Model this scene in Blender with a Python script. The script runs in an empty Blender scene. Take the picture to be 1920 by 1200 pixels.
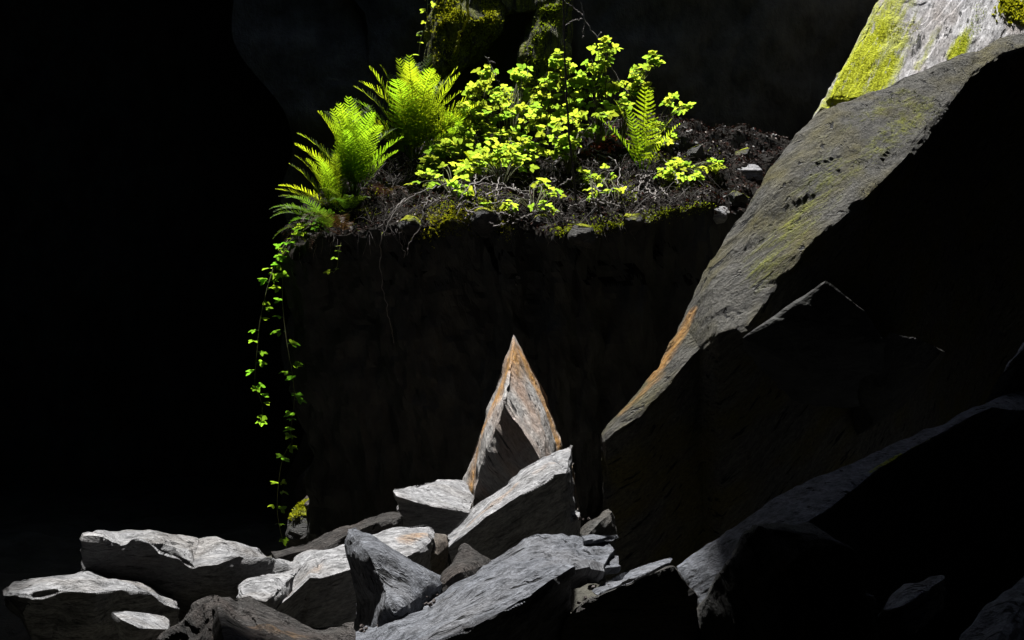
import bpy, bmesh, math, random
import numpy as np
from mathutils import Vector, Matrix, Quaternion
from mathutils.bvhtree import BVHTree

random.seed(7)
RNG = np.random.default_rng(7)
S = bpy.context.scene
COL = S.collection

# ------------------------------------------------------------------ camera
CAM_Y, CAM_Z = -14.0, 2.2
K = 8.7 / 14.0 / 1920.0                 # metres per photo pixel per metre of distance
cam = bpy.data.cameras.new('Camera')
cam.sensor_width = 36.0
cam.lens = 36.0 * 14.0 / 8.7
cam.clip_start, cam.clip_end = 0.1, 500.0
camo = bpy.data.objects.new('Camera', cam)
COL.objects.link(camo)
camo.location = (0, CAM_Y, CAM_Z)
camo.rotation_euler = (math.radians(90), 0, 0)
S.camera = camo

# ------------------------------------------------------------------ light
SUN = Vector((-0.09, 0.25, 0.955)).normalized()        # towards the sun: high, a little behind the rocks
world = bpy.data.worlds.new('World')
S.world = world
world.use_nodes = True
nt = world.node_tree
bg = nt.nodes['Background']
sky = nt.nodes.new('ShaderNodeTexSky')
sky.sky_type = 'NISHITA'
sky.sun_disc = False
sky.sun_elevation = math.asin(SUN.z)
sky.sun_rotation = math.atan2(SUN.x, SUN.y)
nt.links.new(sky.outputs[0], bg.inputs[0])
bg.inputs[1].default_value = 0.062
world.cycles.sampling_method = 'MANUAL'
world.cycles.sample_map_resolution = 256
sun = bpy.data.lights.new('Sun', 'SUN')
sun.energy = 5.0
sun.angle = math.radians(2.0)
sun.color = (1.0, 0.98, 0.95)
suno = bpy.data.objects.new('Sun', sun)
COL.objects.link(suno)
suno.location = (2, 6, 20)
suno.rotation_euler = (-SUN).to_track_quat('-Z', 'Y').to_euler()

S.view_settings.view_transform = 'Standard'
S.view_settings.look = 'None'
S.view_settings.gamma = 1.0
S.view_settings.use_curve_mapping = False
S.view_settings.exposure = 1.0
S.render.engine = 'CYCLES'
S.cycles.use_denoising = True
S.cycles.max_bounces = 7
S.cycles.diffuse_bounces = 2
S.cycles.glossy_bounces = 2
S.cycles.transmission_bounces = 4
S.cycles.sample_clamp_indirect = 0.028
S.cycles.use_adaptive_sampling = True
S.cycles.adaptive_threshold = 0.02
S.cycles.caustics_reflective = False
S.cycles.caustics_refractive = False


def P(px, py, y):
    """a point of the place that lies at depth y behind photo pixel (px, py)"""
    d = y - CAM_Y
    return Vector(((px - 960) * K * d, y, CAM_Z - (py - 600) * K * d))


# ------------------------------------------------------------------ noise
_perm = RNG.permutation(4096).astype(np.int64)
_val = RNG.random(4096)


def vnoise(p):
    i = np.floor(p).astype(np.int64)
    f = p - i
    f = f * f * (3 - 2 * f)
    r = np.zeros(len(p))
    for dx in (0, 1):
        hx = _perm[(i[:, 0] + dx) & 4095]
        wx = f[:, 0] if dx else 1 - f[:, 0]
        for dy in (0, 1):
            hy = _perm[(hx + i[:, 1] + dy) & 4095]
            wy = f[:, 1] if dy else 1 - f[:, 1]
            for dz in (0, 1):
                hz = _perm[(hy + i[:, 2] + dz) & 4095]
                wz = f[:, 2] if dz else 1 - f[:, 2]
                r += _val[hz] * wx * wy * wz
    return r


def fbm(p, octv=4, gain=0.5):
    a, s, r, q = 1.0, 0.0, np.zeros(len(p)), p.copy()
    for _ in range(octv):
        r += a * (vnoise(q) - 0.5)
        s += a
        a *= gain
        q = q * 2.03 + 11.7
    return r / s


def facet_noise(p):
    """random heights joined by flat planes that meet in sharp creases"""
    i = np.floor(p).astype(np.int64)
    f = p - i
    order = np.argsort(-f, axis=1)
    fs = np.take_along_axis(f, order, 1)
    c = i.copy()
    rows = np.arange(len(p))

    def val(c):
        return _val[_perm[(_perm[(_perm[c[:, 0] & 4095] + c[:, 1]) & 4095] + c[:, 2]) & 4095]]
    r = val(c) * (1 - fs[:, 0])
    for k in range(3):
        c[rows, order[:, k]] += 1
        r += val(c) * (fs[:, k] - (fs[:, k + 1] if k < 2 else 0))
    return r - 0.5


ROT = np.array(Matrix.Rotation(0.7, 3, Vector((0.4, 0.7, 0.59)).normalized()))

# ------------------------------------------------------------------ materials
def new_mat(name):
    m = bpy.data.materials.new(name)
    m.use_nodes = True
    t = m.node_tree
    return m, t, t.nodes['Principled BSDF'], t.nodes['Material Output']


def ramp(t, src, stops):
    r = t.nodes.new('ShaderNodeValToRGB')
    cr = r.color_ramp
    cr.elements[0].position, cr.elements[0].color = stops[0][0], (*stops[0][1], 1)
    cr.elements[1].position, cr.elements[1].color = stops[-1][0], (*stops[-1][1], 1)
    for p, c in stops[1:-1]:
        e = cr.elements.new(p)
        e.color = (*c, 1)
    t.links.new(src, r.inputs[0])
    return r.outputs[0]


def g3(v):
    return (v, v, v)


def mixc(t, fac, a, b, blend='MIX'):
    n = t.nodes.new('ShaderNodeMix')
    n.data_type = 'RGBA'
    n.blend_type = blend
    for sock, v in ((n.inputs[0], fac), (n.inputs[6], a), (n.inputs[7], b)):
        if isinstance(v, (int, float)):
            sock.default_value = v
        elif isinstance(v, tuple):
            sock.default_value = (*v, 1)
        else:
            t.links.new(v, sock)
    return n.outputs[2]


def math_n(t, op, a, b=None, clamp=False):
    n = t.nodes.new('ShaderNodeMath')
    n.operation = op
    n.use_clamp = clamp
    for sock, v in ((n.inputs[0], a), (n.inputs[1], b)):
        if v is None:
            continue
        if isinstance(v, (int, float)):
            sock.default_value = v
        else:
            t.links.new(v, sock)
    return n.outputs[0]


def tex_noise(t, vec, scale, detail=5, rough=0.6, vscale=(1, 1, 1)):
    mp = t.nodes.new('ShaderNodeMapping')
    mp.inputs['Scale'].default_value = vscale
    t.links.new(vec, mp.inputs[0])
    n = t.nodes.new('ShaderNodeTexNoise')
    n.inputs['Scale'].default_value = scale
    n.inputs['Detail'].default_value = detail
    n.inputs['Roughness'].default_value = rough
    t.links.new(mp.outputs[0], n.inputs[0])
    return n.outputs[0]


def attr(t, name):
    a = t.nodes.new('ShaderNodeAttribute')
    a.attribute_name = name
    return a


MOSS_A, MOSS_B = (0.20, 0.225, 0.014), (0.60, 0.64, 0.06)


def slate(name, dark, light, tint=(0.30, 0.25, 0.19), tint_amt=0.25, streak=1.0, rough=0.62, bump=1.0, aniso=1.0):
    """split slate: streaky grey along the cleavage, rust stain and moss where the mesh carries them"""
    m, t, bs, out = new_mat(name)
    gr = attr(t, 'grain').outputs['Vector']
    st = tex_noise(t, gr, 6.0, 5, 0.74, (1.35 / aniso, 1.9 * aniso, 5.0 * aniso))
    fine = tex_noise(t, gr, 34.0, 4, 0.78, (0.8, 1.5, 2.0))
    big = tex_noise(t, gr, 1.6, 2, 0.6, (1, 1.6, 2.5))
    c = mixc(t, ramp(t, st, [(0.30, g3(0)), (0.68, g3(1))]), dark, light)
    c = mixc(t, math_n(t, 'MULTIPLY', ramp(t, big, [(0.45, g3(0)), (0.66, g3(1))]), tint_amt), c, tint)
    c = mixc(t, 0.8, c, ramp(t, fine, [(0.28, g3(0.25)), (0.48, g3(0.95)), (0.72, g3(1.6))]), 'MULTIPLY')
    # thin dark partings along the grain
    part = tex_noise(t, gr, 4.0, 3, 0.65, (0.9, 2.4, 9.0))
    crack = ramp(t, part, [(0.33, g3(1)), (0.39, g3(0))])
    c = mixc(t, math_n(t, 'MULTIPLY', crack, 0.8 * streak), c, tuple(0.15 * v for v in dark))
    # rust
    sn = attr(t, 'stain').outputs['Fac']
    sm = math_n(t, 'MULTIPLY', sn, math_n(t, 'ADD', math_n(t, 'MULTIPLY', st, 1.9), -0.15), True)
    sm = ramp(t, sm, [(0.25, g3(0)), (0.95, g3(1))])
    rc = ramp(t, fine, [(0.30, (0.17, 0.07, 0.02)), (0.5, (0.55, 0.27, 0.055)), (0.7, (0.62, 0.42, 0.19))])
    c = mixc(t, sm, c, rc)
    # moss
    mo = attr(t, 'moss').outputs['Fac']
    mn = tex_noise(t, gr, 9.0, 5, 0.78, (0.35, 2.2, 2.4))
    mm = math_n(t, 'MULTIPLY', mo, math_n(t, 'ADD', math_n(t, 'MULTIPLY', mn, 2.2), -0.45), True)
    mm = ramp(t, mm, [(0.28, g3(0)), (0.55, g3(1))])
    mb = tex_noise(t, gr, 55.0, 2, 0.7)
    mc = ramp(t, mb, [(0.32, MOSS_A), (0.68, MOSS_B)])
    mm = math_n(t, 'MULTIPLY', mm, math_n(t, 'MULTIPLY', mo, 0.95, True))
    c = mixc(t, mm, c, mc)
    t.links.new(c, bs.inputs['Base Color'])
    bs.inputs['Roughness'].default_value = rough
    t.links.new(math_n(t, 'MULTIPLY', math_n(t, 'SUBTRACT', 1.0, mm), 0.22), bs.inputs['Specular IOR Level'])
    h = math_n(t, 'ADD', math_n(t, 'MULTIPLY', st, 0.35), math_n(t, 'MULTIPLY', fine, 0.45))
    h = math_n(t, 'ADD', h, math_n(t, 'MULTIPLY', math_n(t, 'SNAP', st, 0.055), 0.9))
    h = math_n(t, 'SUBTRACT', h, math_n(t, 'MULTIPLY', crack, 0.5 * streak))
    h = math_n(t, 'ADD', h, math_n(t, 'MULTIPLY', math_n(t, 'MULTIPLY', mm, mb), 1.2))
    b = t.nodes.new('ShaderNodeBump')
    b.inputs['Strength'].default_value = 0.85 * bump
    b.inputs['Distance'].default_value = 0.09
    t.links.new(h, b.inputs['Height'])
    t.links.new(b.outputs[0], bs.inputs['Normal'])
    return m


M = {}
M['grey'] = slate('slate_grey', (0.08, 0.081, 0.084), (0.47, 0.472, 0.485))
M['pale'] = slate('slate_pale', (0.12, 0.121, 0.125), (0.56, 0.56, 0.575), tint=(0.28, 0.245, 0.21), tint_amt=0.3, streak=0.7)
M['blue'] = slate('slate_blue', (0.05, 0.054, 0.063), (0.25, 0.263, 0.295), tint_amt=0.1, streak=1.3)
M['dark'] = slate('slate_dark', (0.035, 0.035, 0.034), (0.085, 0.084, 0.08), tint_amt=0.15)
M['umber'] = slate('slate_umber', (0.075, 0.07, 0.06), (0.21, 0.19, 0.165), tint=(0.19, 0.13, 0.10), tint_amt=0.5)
M['olive'] = slate('slate_olive', (0.045, 0.043, 0.037), (0.17, 0.163, 0.14), tint=(0.125, 0.108, 0.032), tint_amt=0.85, streak=1.5, bump=1.15, aniso=1.7)
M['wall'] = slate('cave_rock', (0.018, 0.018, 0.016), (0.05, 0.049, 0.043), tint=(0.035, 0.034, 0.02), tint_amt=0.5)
def plain_rock(name, a, b, spec=0.25, vs=(0.5, 2.0, 2.0)):
    m, t, bs, out = new_mat(name)
    gr = attr(t, 'grain').outputs['Vector']
    n1 = tex_noise(t, gr, 3.0, 5, 0.7, vs)
    t.links.new(ramp(t, n1, [(0.3, a), (0.7, b)]), bs.inputs['Base Color'])
    bs.inputs['Roughness'].default_value = 0.7
    bs.inputs['Specular IOR Level'].default_value = spec
    bp = t.nodes.new('ShaderNodeBump')
    bp.inputs['Distance'].default_value = 0.05
    bp.inputs['Strength'].default_value = 0.8
    t.links.new(n1, bp.inputs['Height'])
    t.links.new(bp.outputs[0], bs.inputs['Normal'])
    return m


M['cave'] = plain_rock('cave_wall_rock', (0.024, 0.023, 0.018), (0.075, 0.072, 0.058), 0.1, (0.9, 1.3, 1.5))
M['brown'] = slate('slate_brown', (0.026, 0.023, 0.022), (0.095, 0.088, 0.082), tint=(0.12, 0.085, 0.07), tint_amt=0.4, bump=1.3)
M['bright'] = slate('slate_bright', (0.17, 0.165, 0.165), (0.62, 0.61, 0.62), tint=(0.24, 0.18, 0.14), tint_amt=0.5, streak=1.5, bump=0.55, aniso=1.5)
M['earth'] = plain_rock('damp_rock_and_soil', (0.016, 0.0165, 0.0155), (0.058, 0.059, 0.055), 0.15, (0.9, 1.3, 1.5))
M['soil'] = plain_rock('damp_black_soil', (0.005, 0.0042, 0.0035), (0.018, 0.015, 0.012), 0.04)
M['rusty'] = slate('slate_rusty', (0.13, 0.12, 0.115), (0.60, 0.58, 0.555), tint=(0.36, 0.22, 0.14), tint_amt=0.6, streak=1.5, bump=0.8)


def leaf_mat(name, refl, trans, w=0.6, var=0.35, rough=0.5, spec=0.4):
    m, t, bs, out = new_mat(name)
    oi = t.nodes.new('ShaderNodeObjectInfo')
    tc = t.nodes.new('ShaderNodeTexCoord')
    n = tex_noise(t, tc.outputs['Object'], 14.0, 3, 0.6)
    v = math_n(t, 'ADD', math_n(t, 'MULTIPLY', oi.outputs['Random'], var), math_n(t, 'MULTIPLY', n, 0.4))
    f = math_n(t, 'ADD', v, 0.62 - var / 2)
    hs = t.nodes.new('ShaderNodeHueSaturation')
    t.links.new(math_n(t, 'ADD', math_n(t, 'MULTIPLY', math_n(t, 'FRACT', math_n(t, 'MULTIPLY', oi.outputs['Random'], 7.3)), 0.06), 0.475), hs.inputs['Hue'])
    t.links.new(f, hs.inputs['Value'])
    hs.inputs['Color'].default_value = (*trans, 1)
    tr = t.nodes.new('ShaderNodeBsdfTranslucent')
    t.links.new(hs.outputs[0], tr.inputs[0])
    bs.inputs['Base Color'].default_value = (*refl, 1)
    bs.inputs['Roughness'].default_value = rough
    bs.inputs['Specular IOR Level'].default_value = spec
    mx = t.nodes.new('ShaderNodeMixShader')
    mx.inputs[0].default_value = w
    t.links.new(bs.outputs[0], mx.inputs[1])
    t.links.new(tr.outputs[0], mx.inputs[2])
    t.links.new(mx.outputs[0], out.inputs['Surface'])
    return m


M['fern'] = leaf_mat('fern_green', (0.08, 0.14, 0.014), (0.60, 0.82, 0.02), 0.70, var=0.4)
M['fern_dark'] = leaf_mat('fern_deep_green', (0.05, 0.10, 0.012), (0.22, 0.36, 0.02), 0.5)
M['fern_dead'] = leaf_mat('fern_dead_brown', (0.075, 0.035, 0.016), (0.11, 0.045, 0.015), 0.3)
M['bramble'] = leaf_mat('bramble_leaf_green', (0.10, 0.17, 0.022), (0.60, 0.80, 0.055), 0.68, var=0.75)
M['ivy'] = leaf_mat('trailing_leaf_green', (0.07, 0.14, 0.014), (0.34, 0.60, 0.03), 0.6, var=0.6)
M['moss'] = leaf_mat('moss_green', (0.22, 0.25, 0.010), (0.48, 0.52, 0.02), 0.45, var=0.2)
M['litter'] = leaf_mat('dead_leaf_brown', (0.014, 0.009, 0.007), (0.02, 0.01, 0.007), 0.2, spec=0.03)
M['litter_pale'] = leaf_mat('dead_leaf_pale', (0.30, 0.25, 0.22), (0.14, 0.09, 0.06), 0.2, spec=0.15)
M['litter_brown'] = leaf_mat('dead_leaf_red_brown', (0.055, 0.022, 0.016), (0.07, 0.028, 0.015), 0.25, spec=0.05)
M['litter_red'] = leaf_mat('dead_leaf_russet', (0.26, 0.045, 0.014), (0.30, 0.06, 0.01), 0.35)


def bark(name, a, b):
    m, t, bs, out = new_mat(name)
    tc = t.nodes.new('ShaderNodeTexCoord')
    n = tex_noise(t, tc.outputs['Object'], 30.0, 5, 0.65)
    t.links.new(ramp(t, n, [(0.3, a), (0.7, b)]), bs.inputs['Base Color'])
    bs.inputs['Roughness'].default_value = 0.75
    bp = t.nodes.new('ShaderNodeBump')
    bp.inputs['Distance'].default_value = 0.004
    t.links.new(n, bp.inputs['Height'])
    t.links.new(bp.outputs[0], bs.inputs['Normal'])
    return m


M['twig'] = bark('twig_grey', (0.10, 0.085, 0.075), (0.30, 0.27, 0.25))
M['twig_dark'] = bark('twig_dark', (0.03, 0.022, 0.02), (0.08, 0.062, 0.055))
M['twig_brown'] = bark('dead_stem_brown', (0.016, 0.012, 0.009), (0.10, 0.08, 0.066))
M['stem_green'] = bark('stem_green', (0.06, 0.08, 0.02), (0.16, 0.15, 0.05))
M['chips'] = bark('slate_chips', (0.02, 0.018, 0.017), (0.26, 0.25, 0.24))


# ------------------------------------------------------------------ object helpers
def tag(o, label=None, cat=None, group=None, kind=None):
    for k, v in (('label', label), ('category', cat), ('group', group), ('kind', kind)):
        if v:
            o[k] = v
    return o


def empty(name, loc):
    o = bpy.data.objects.new(name, None)
    o.empty_display_size = 0.1
    o.location = loc
    COL.objects.link(o)
    return o


def link(name, me, mat, parent=None, loc=(0, 0, 0)):
    o = bpy.data.objects.new(name, me)
    COL.objects.link(o)
    if mat is not None and not me.materials:
        me.materials.append(mat)
    o.parent = parent
    o.location = loc
    return o


def mesh_from(verts, faces, name='m'):
    me = bpy.data.meshes.new(name)
    me.from_pydata([tuple(v) for v in verts], [], faces)
    me.update()
    return me


def smooth(me):
    me.polygons.foreach_set('use_smooth', [True] * len(me.polygons))


# ------------------------------------------------------------------ rocks
def add_hull(bm, pts):
    b2 = bmesh.new()
    for p in pts:
        b2.verts.new(p)
    bmesh.ops.convex_hull(b2, input=b2.verts)
    bmesh.ops.delete(b2, geom=[v for v in b2.verts if not v.link_faces], context='VERTS')
    bmesh.ops.recalc_face_normals(b2, faces=b2.faces)
    me = bpy.data.meshes.new('t')
    b2.to_mesh(me)
    b2.free()
    bm.from_mesh(me)
    bpy.data.meshes.remove(me)


def add_loft(bm, loops):
    b2 = bmesh.new()
    vs = [[b2.verts.new(p) for p in lp] for lp in loops]
    n = len(loops[0])
    for a, b in zip(vs, vs[1:]):
        for i in range(n):
            b2.faces.new((a[i], a[(i + 1) % n], b[(i + 1) % n], b[i]))
    b2.faces.new(vs[0])
    b2.faces.new(list(reversed(vs[-1])))
    bmesh.ops.triangulate(b2, faces=b2.faces)
    bmesh.ops.recalc_face_normals(b2, faces=b2.faces)
    me = bpy.data.meshes.new('t')
    b2.to_mesh(me)
    b2.free()
    bm.from_mesh(me)
    bpy.data.meshes.remove(me)


def densify(bm, L_):
    """split every edge longer than L_ so that the block keeps its sharp arrises; returns verts, tris, arrises"""
    bmesh.ops.triangulate(bm, faces=bm.faces)
    bm.verts.index_update()
    V = np.array([v.co for v in bm.verts])
    T = np.array([[v.index for v in f.verts] for f in bm.faces])
    arr = [(np.array(e.verts[0].co), np.array(e.verts[1].co)) for e in bm.edges if len(e.link_faces) == 2 and e.calc_face_angle(0) > 0.42]
    bm.free()
    for _ in range(12):
        E = np.concatenate([T[:, [0, 1]], T[:, [1, 2]], T[:, [2, 0]]])
        E.sort(1)
        key, inv = np.unique(E[:, 0].astype(np.int64) * 10000000 + E[:, 1], return_inverse=True)
        u = np.stack([key // 10000000, key % 10000000], 1)
        lg = np.linalg.norm(V[u[:, 0]] - V[u[:, 1]], axis=1) > L_
        if not lg.any():
            break
        mid = np.full(len(u), -1)
        mid[lg] = len(V) + np.arange(lg.sum())
        V = np.concatenate([V, (V[u[lg, 0]] + V[u[lg, 1]]) / 2])
        m = mid[inv].reshape(3, -1).T                      # midpoints of edges 01, 12, 20
        n_ = (m >= 0).sum(1)
        out = [T[n_ == 0]]
        for k in range(3):
            r = [(k + j) % 3 for j in range(3)]
            t, q = T[:, r], m[:, r]
            s1 = (n_ == 1) & (q[:, 0] >= 0)
            out += [np.stack([t[s1, 0], q[s1, 0], t[s1, 2]], 1), np.stack([q[s1, 0], t[s1, 1], t[s1, 2]], 1)]
            s2 = (n_ == 2) & (q[:, 2] < 0)                  # edges 01 and 12 split
            out += [np.stack([q[s2, 0], t[s2, 1], q[s2, 1]], 1), np.stack([t[s2, 0], q[s2, 0], q[s2, 1]], 1), np.stack([t[s2, 0], q[s2, 1], t[s2, 2]], 1)]
        s3 = n_ == 3
        t, q = T[s3], m[s3]
        out += [np.stack([t[:, 0], q[:, 0], q[:, 2]], 1), np.stack([q[:, 0], t[:, 1], q[:, 1]], 1), np.stack([q[:, 2], q[:, 1], t[:, 2]], 1), q]
        T = np.concatenate(out)
    return V, T, arr


def tri_mesh(V, T, name='rock'):
    me = bpy.data.meshes.new(name)
    me.vertices.add(len(V))
    me.vertices.foreach_set('co', V.ravel())
    me.loops.add(len(T) * 3)
    me.loops.foreach_set('vertex_index', T.ravel())
    me.polygons.add(len(T))
    me.polygons.foreach_set('loop_start', np.arange(0, len(T) * 3, 3))
    me.update(calc_edges=True)
    me.validate()
    return me


def seg_dist(co, a, b):
    a, b = np.array(a), np.array(b)
    ab = b - a
    t = np.clip(((co - a) @ ab) / max(ab @ ab, 1e-9), 0, 1)
    return np.linalg.norm(co - (a + t[:, None] * ab), axis=1)


def set_attr(me, name, arr):
    if arr.ndim == 1:
        me.attributes.new(name, 'FLOAT', 'POINT').data.foreach_set('value', arr.astype(np.float32))
    else:
        me.attributes.new(name, 'FLOAT_VECTOR', 'POINT').data.foreach_set('vector', arr.astype(np.float32).ravel())


NROCK = [0]


def sculpt(me, n, g, rough=1.0, layer=0.035, facets=True, big=1.0, stains=(), moss=(), moss_all=0.0, moss_up=0.0, arr=(), chip=1.0, cracks=()):
    """weather a remeshed block: broken facets, ragged cleavage edges, thin flake scarps"""
    NROCK[0] += 1
    sd = NROCK[0] * 13.37
    N = len(me.vertices)
    co = np.empty(N * 3)
    me.vertices.foreach_get('co', co)
    co = co.reshape(-1, 3)
    no = np.empty(N * 3)
    me.vertices.foreach_get('normal', no)
    no = no.reshape(-1, 3)
    n = np.array(Vector(n).normalized())
    g = np.array(g, float)
    g = g - n * (g @ n)
    g /= np.linalg.norm(g)
    b = np.cross(n, g)
    uvw = np.stack([co @ g, co @ b, co @ n], 1)
    edge = 1 - np.abs(no @ n)
    d = 0.02 * big * fbm(co * 1.7 + sd, 2)
    if facets:
        q = (uvw * np.array([2.0, 3.0, 3.6])) @ ROT.T + sd
        d += rough * 0.09 * facet_noise(q)
        d += rough * 0.036 * facet_noise(q @ ROT.T * 2.9 + 3.3)
    else:
        q = (uvw * np.array([1.2, 4.0, 5.0])) @ ROT.T + sd
        d += rough * 0.030 * facet_noise(q)
        d += rough * 0.014 * facet_noise(q @ ROT.T * 3.1 + 3.3)
    lay = uvw[:, 2] / max(layer, 0.055) + 1.6 * fbm(co * 1.1 + sd + 5, 2)
    lid = np.floor(lay)
    fr = np.clip((lay - lid - 0.55) / 0.45, 0, 1)
    q = np.stack([uvw[:, 0] * 3.2, uvw[:, 1] * 3.2, lid * 17.31 + sd], 1)
    va = vnoise(q)
    q[:, 2] += 17.31
    d += rough * 0.026 * (va + (vnoise(q) - va) * fr - 0.5) * edge
    t = fbm(np.stack([uvw[:, 0] * 1.3, uvw[:, 1] * 3.0, uvw[:, 2] * 3.0], 1) + sd + 9, 4) * 8.0
    ft = np.floor(t)
    ss = np.clip((t - ft) / 0.2, 0, 1)
    d += rough * 0.0085 * (ft + ss) * (1 - 0.6 * edge)
    d += rough * 0.011 * facet_noise(np.stack([uvw[:, 0] * 8, uvw[:, 1] * 16, uvw[:, 2] * 24], 1) @ ROT.T + sd)
    for p, q2, r, dp in cracks:
        wv = co + 0.05 * np.stack([fbm(co * 4 + sd + k * 31, 2) for k in range(3)], 1)
        d -= dp * np.clip(1.4 - seg_dist(wv, p, q2) / r, 0, 1)
    if len(arr):
        ed = np.full(N, 1e9)
        for p, q2 in arr:
            ed = np.minimum(ed, seg_dist(co, p, q2))
        wd = 0.018 + 0.09 * np.clip(fbm(co * 3.1 + sd + 70, 2) + 0.12, 0, 1)
        cn = np.clip(fbm(co * 8.0 + sd + 40, 3) * 3.2 + 0.45, 0, 1)
        d -= chip * 0.55 * wd * np.clip(1 - ed / wd, 0, 1) * cn
    co2 = co + no * d[:, None]
    me.vertices.foreach_set('co', co2.ravel())
    set_attr(me, 'grain', uvw + sd % 50)
    if stains:
        a = np.zeros(N)
        for p, q2, r, *k in stains:
            a = np.maximum(a, (k[0] if k else 1.0) * np.clip(1.3 - seg_dist(co, p, q2) / r, 0, 1))
        set_attr(me, 'stain', a)
    if moss or moss_all or moss_up:
        a = np.full(N, float(moss_all))
        if moss_up:
            a = np.maximum(a, moss_up * np.clip(no[:, 2] * 1.8 - 0.5, 0, 1))
        for p, q2, r, *k in moss:
            a = np.maximum(a, (k[0] if k else 1.0) * np.clip(1.3 - seg_dist(co, p, q2) / r, 0, 1))
        set_attr(me, 'moss', a)
    smooth(me)
    me.update()
    me.set_sharp_from_angle(angle=math.radians(11))
    return co2


def rock(name, label, mat, hulls=(), lofts=(), voxel=0.016, n=(0.3, -0.6, 0.75), g=(1, 0, 0.2), cat='rock', group=None, kind=None, **kw):
    bm = bmesh.new()
    for h in hulls:
        add_hull(bm, [P(*p) if not isinstance(p, Vector) else p for p in h])
    for lf in lofts:
        add_loft(bm, [[P(*p) if not isinstance(p, Vector) else p for p in lp] for lp in lf])
    V_, T_, arr = densify(bm, voxel * 1.6)
    me = tri_mesh(V_, T_)
    co = sculpt(me, n, g, arr=arr, **kw)
    lo, hi = co.min(0), co.max(0)
    base = np.array([(lo[0] + hi[0]) / 2, (lo[1] + hi[1]) / 2, lo[2]])
    me.vertices.foreach_set('co', (co - base).ravel())
    me.update()
    me.name = name
    o = link(name, me, M[mat], loc=tuple(base))
    tag(o, label, cat, group, kind or 'thing')
    return o


def floor_pts(pts, z, y=None):
    """the same points dropped to height z"""
    r = []
    for p in pts:
        v = P(*p)
        r.append(Vector((v.x, v.y if y is None else y, z)))
    return r


TREES = {}


def bvh_of(o):
    me = o.data
    N = len(me.vertices)
    co = np.empty(N * 3)
    me.vertices.foreach_get('co', co)
    co = co.reshape(-1, 3) + np.array(o.location)
    return BVHTree.FromPolygons([tuple(v) for v in co], [tuple(p.vertices) for p in me.polygons])


# ------------------------------------------------------------------ the cave
def sheet(name, fn, nu, nv, amp, mat, seed, kind='structure', keep=None, scale=0.7):
    u, v = np.meshgrid(np.linspace(0, 1, nu), np.linspace(0, 1, nv))
    pts = np.array([fn(a, b) for a, b in zip(u.ravel(), v.ravel())])
    gp = pts.reshape(nv, nu, 3)
    pv, pu = (q.reshape(-1, 3) for q in np.gradient(gp, axis=(0, 1)))
    nn = np.cross(pu, pv)
    nn /= np.linalg.norm(nn, axis=1)[:, None] + 1e-9
    d = amp * fbm(pts * scale + seed, 4) + 0.25 * amp * np.floor(fbm(pts * 1.9 + seed, 2) * 7) / 2
    d += 0.06 * amp * fbm(pts * np.array([5, 5, 2.0]) + seed, 4)
    co = pts + nn * d[:, None]
    faces = []
    for j in range(nv - 1):
        for i in range(nu - 1):
            a = j * nu + i
            f = (a, a + 1, a + nu + 1, a + nu)
            if keep is None or keep(pts[list(f)].mean(0)):
                faces.append(f)
    me = mesh_from(co, faces, name)
    smooth(me)
    set_attr(me, 'grain', np.stack([co[:, 2], co[:, 0], co[:, 1]], 1))
    o = link(name, me, M[mat])
    return tag(o, kind=kind)


def polyline(pts):
    pts = [np.array(p, float) for p in pts]
    ln = [np.linalg.norm(b - a) for a, b in zip(pts, pts[1:])]
    tot = sum(ln)

    def f(t):
        s = t * tot
        for a, b, l in zip(pts, pts[1:], ln):
            if s <= l + 1e-9:
                return a + (b - a) * (s / l)
            s -= l
        return pts[-1]
    return f


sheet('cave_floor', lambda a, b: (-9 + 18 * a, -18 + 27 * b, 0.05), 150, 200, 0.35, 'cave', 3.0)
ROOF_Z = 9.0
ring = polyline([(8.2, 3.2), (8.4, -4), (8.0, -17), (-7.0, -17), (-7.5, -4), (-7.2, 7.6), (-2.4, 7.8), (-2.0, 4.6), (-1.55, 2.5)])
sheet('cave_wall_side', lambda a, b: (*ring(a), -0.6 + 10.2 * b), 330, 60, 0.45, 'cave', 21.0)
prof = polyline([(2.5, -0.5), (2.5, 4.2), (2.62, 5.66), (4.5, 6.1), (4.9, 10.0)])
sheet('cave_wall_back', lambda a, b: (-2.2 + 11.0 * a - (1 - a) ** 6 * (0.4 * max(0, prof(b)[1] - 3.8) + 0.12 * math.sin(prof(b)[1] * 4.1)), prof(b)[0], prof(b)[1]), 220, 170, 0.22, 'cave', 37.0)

SUN_HOLE = [(-3.15, -2.4), (-3.1, -1.5), (-2.95, -1.2), (-2.85, 0.2), (-2.75, 1.9), (-2.6, 3.1), (-1.9, 3.3), (-1.9, 4.7), (2.5, 4.8), (6.0, 4.2), (6.0, 0.2), (3.6, 0.1), (1.5, 0.15), (1.05, -0.9), (1.05, -2.4), (0.6, -3.0), (-2.7, -3.0)]  # roof opening outlined to aim the sun patch at chosen rocks
SUN_HOLE = [(x - (0.62 if x > 0 else 0.85), y) for x, y in SUN_HOLE]


def in_sun_hole(p):
    x, y = p[0], p[1]
    ins = False
    for (x1, y1), (x2, y2) in zip(SUN_HOLE, SUN_HOLE[1:] + SUN_HOLE[:1]):
        if (y1 > y) != (y2 > y) and x < (x2 - x1) * (y - y1) / (y2 - y1) + x1:
            ins = not ins
    return ins


roof = sheet('cave_roof', lambda a, b: (10 - 20 * a, -18 + 28 * b, ROOF_Z), 200, 280, 0.35, 'cave', 50.0, keep=lambda p: not in_sun_hole(p))  # unseen roof, shades everything outside the shaped sun patch
sol = roof.modifiers.new('thick', 'SOLIDIFY')
sol.thickness = 0.35
sol.offset = -1

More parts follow.
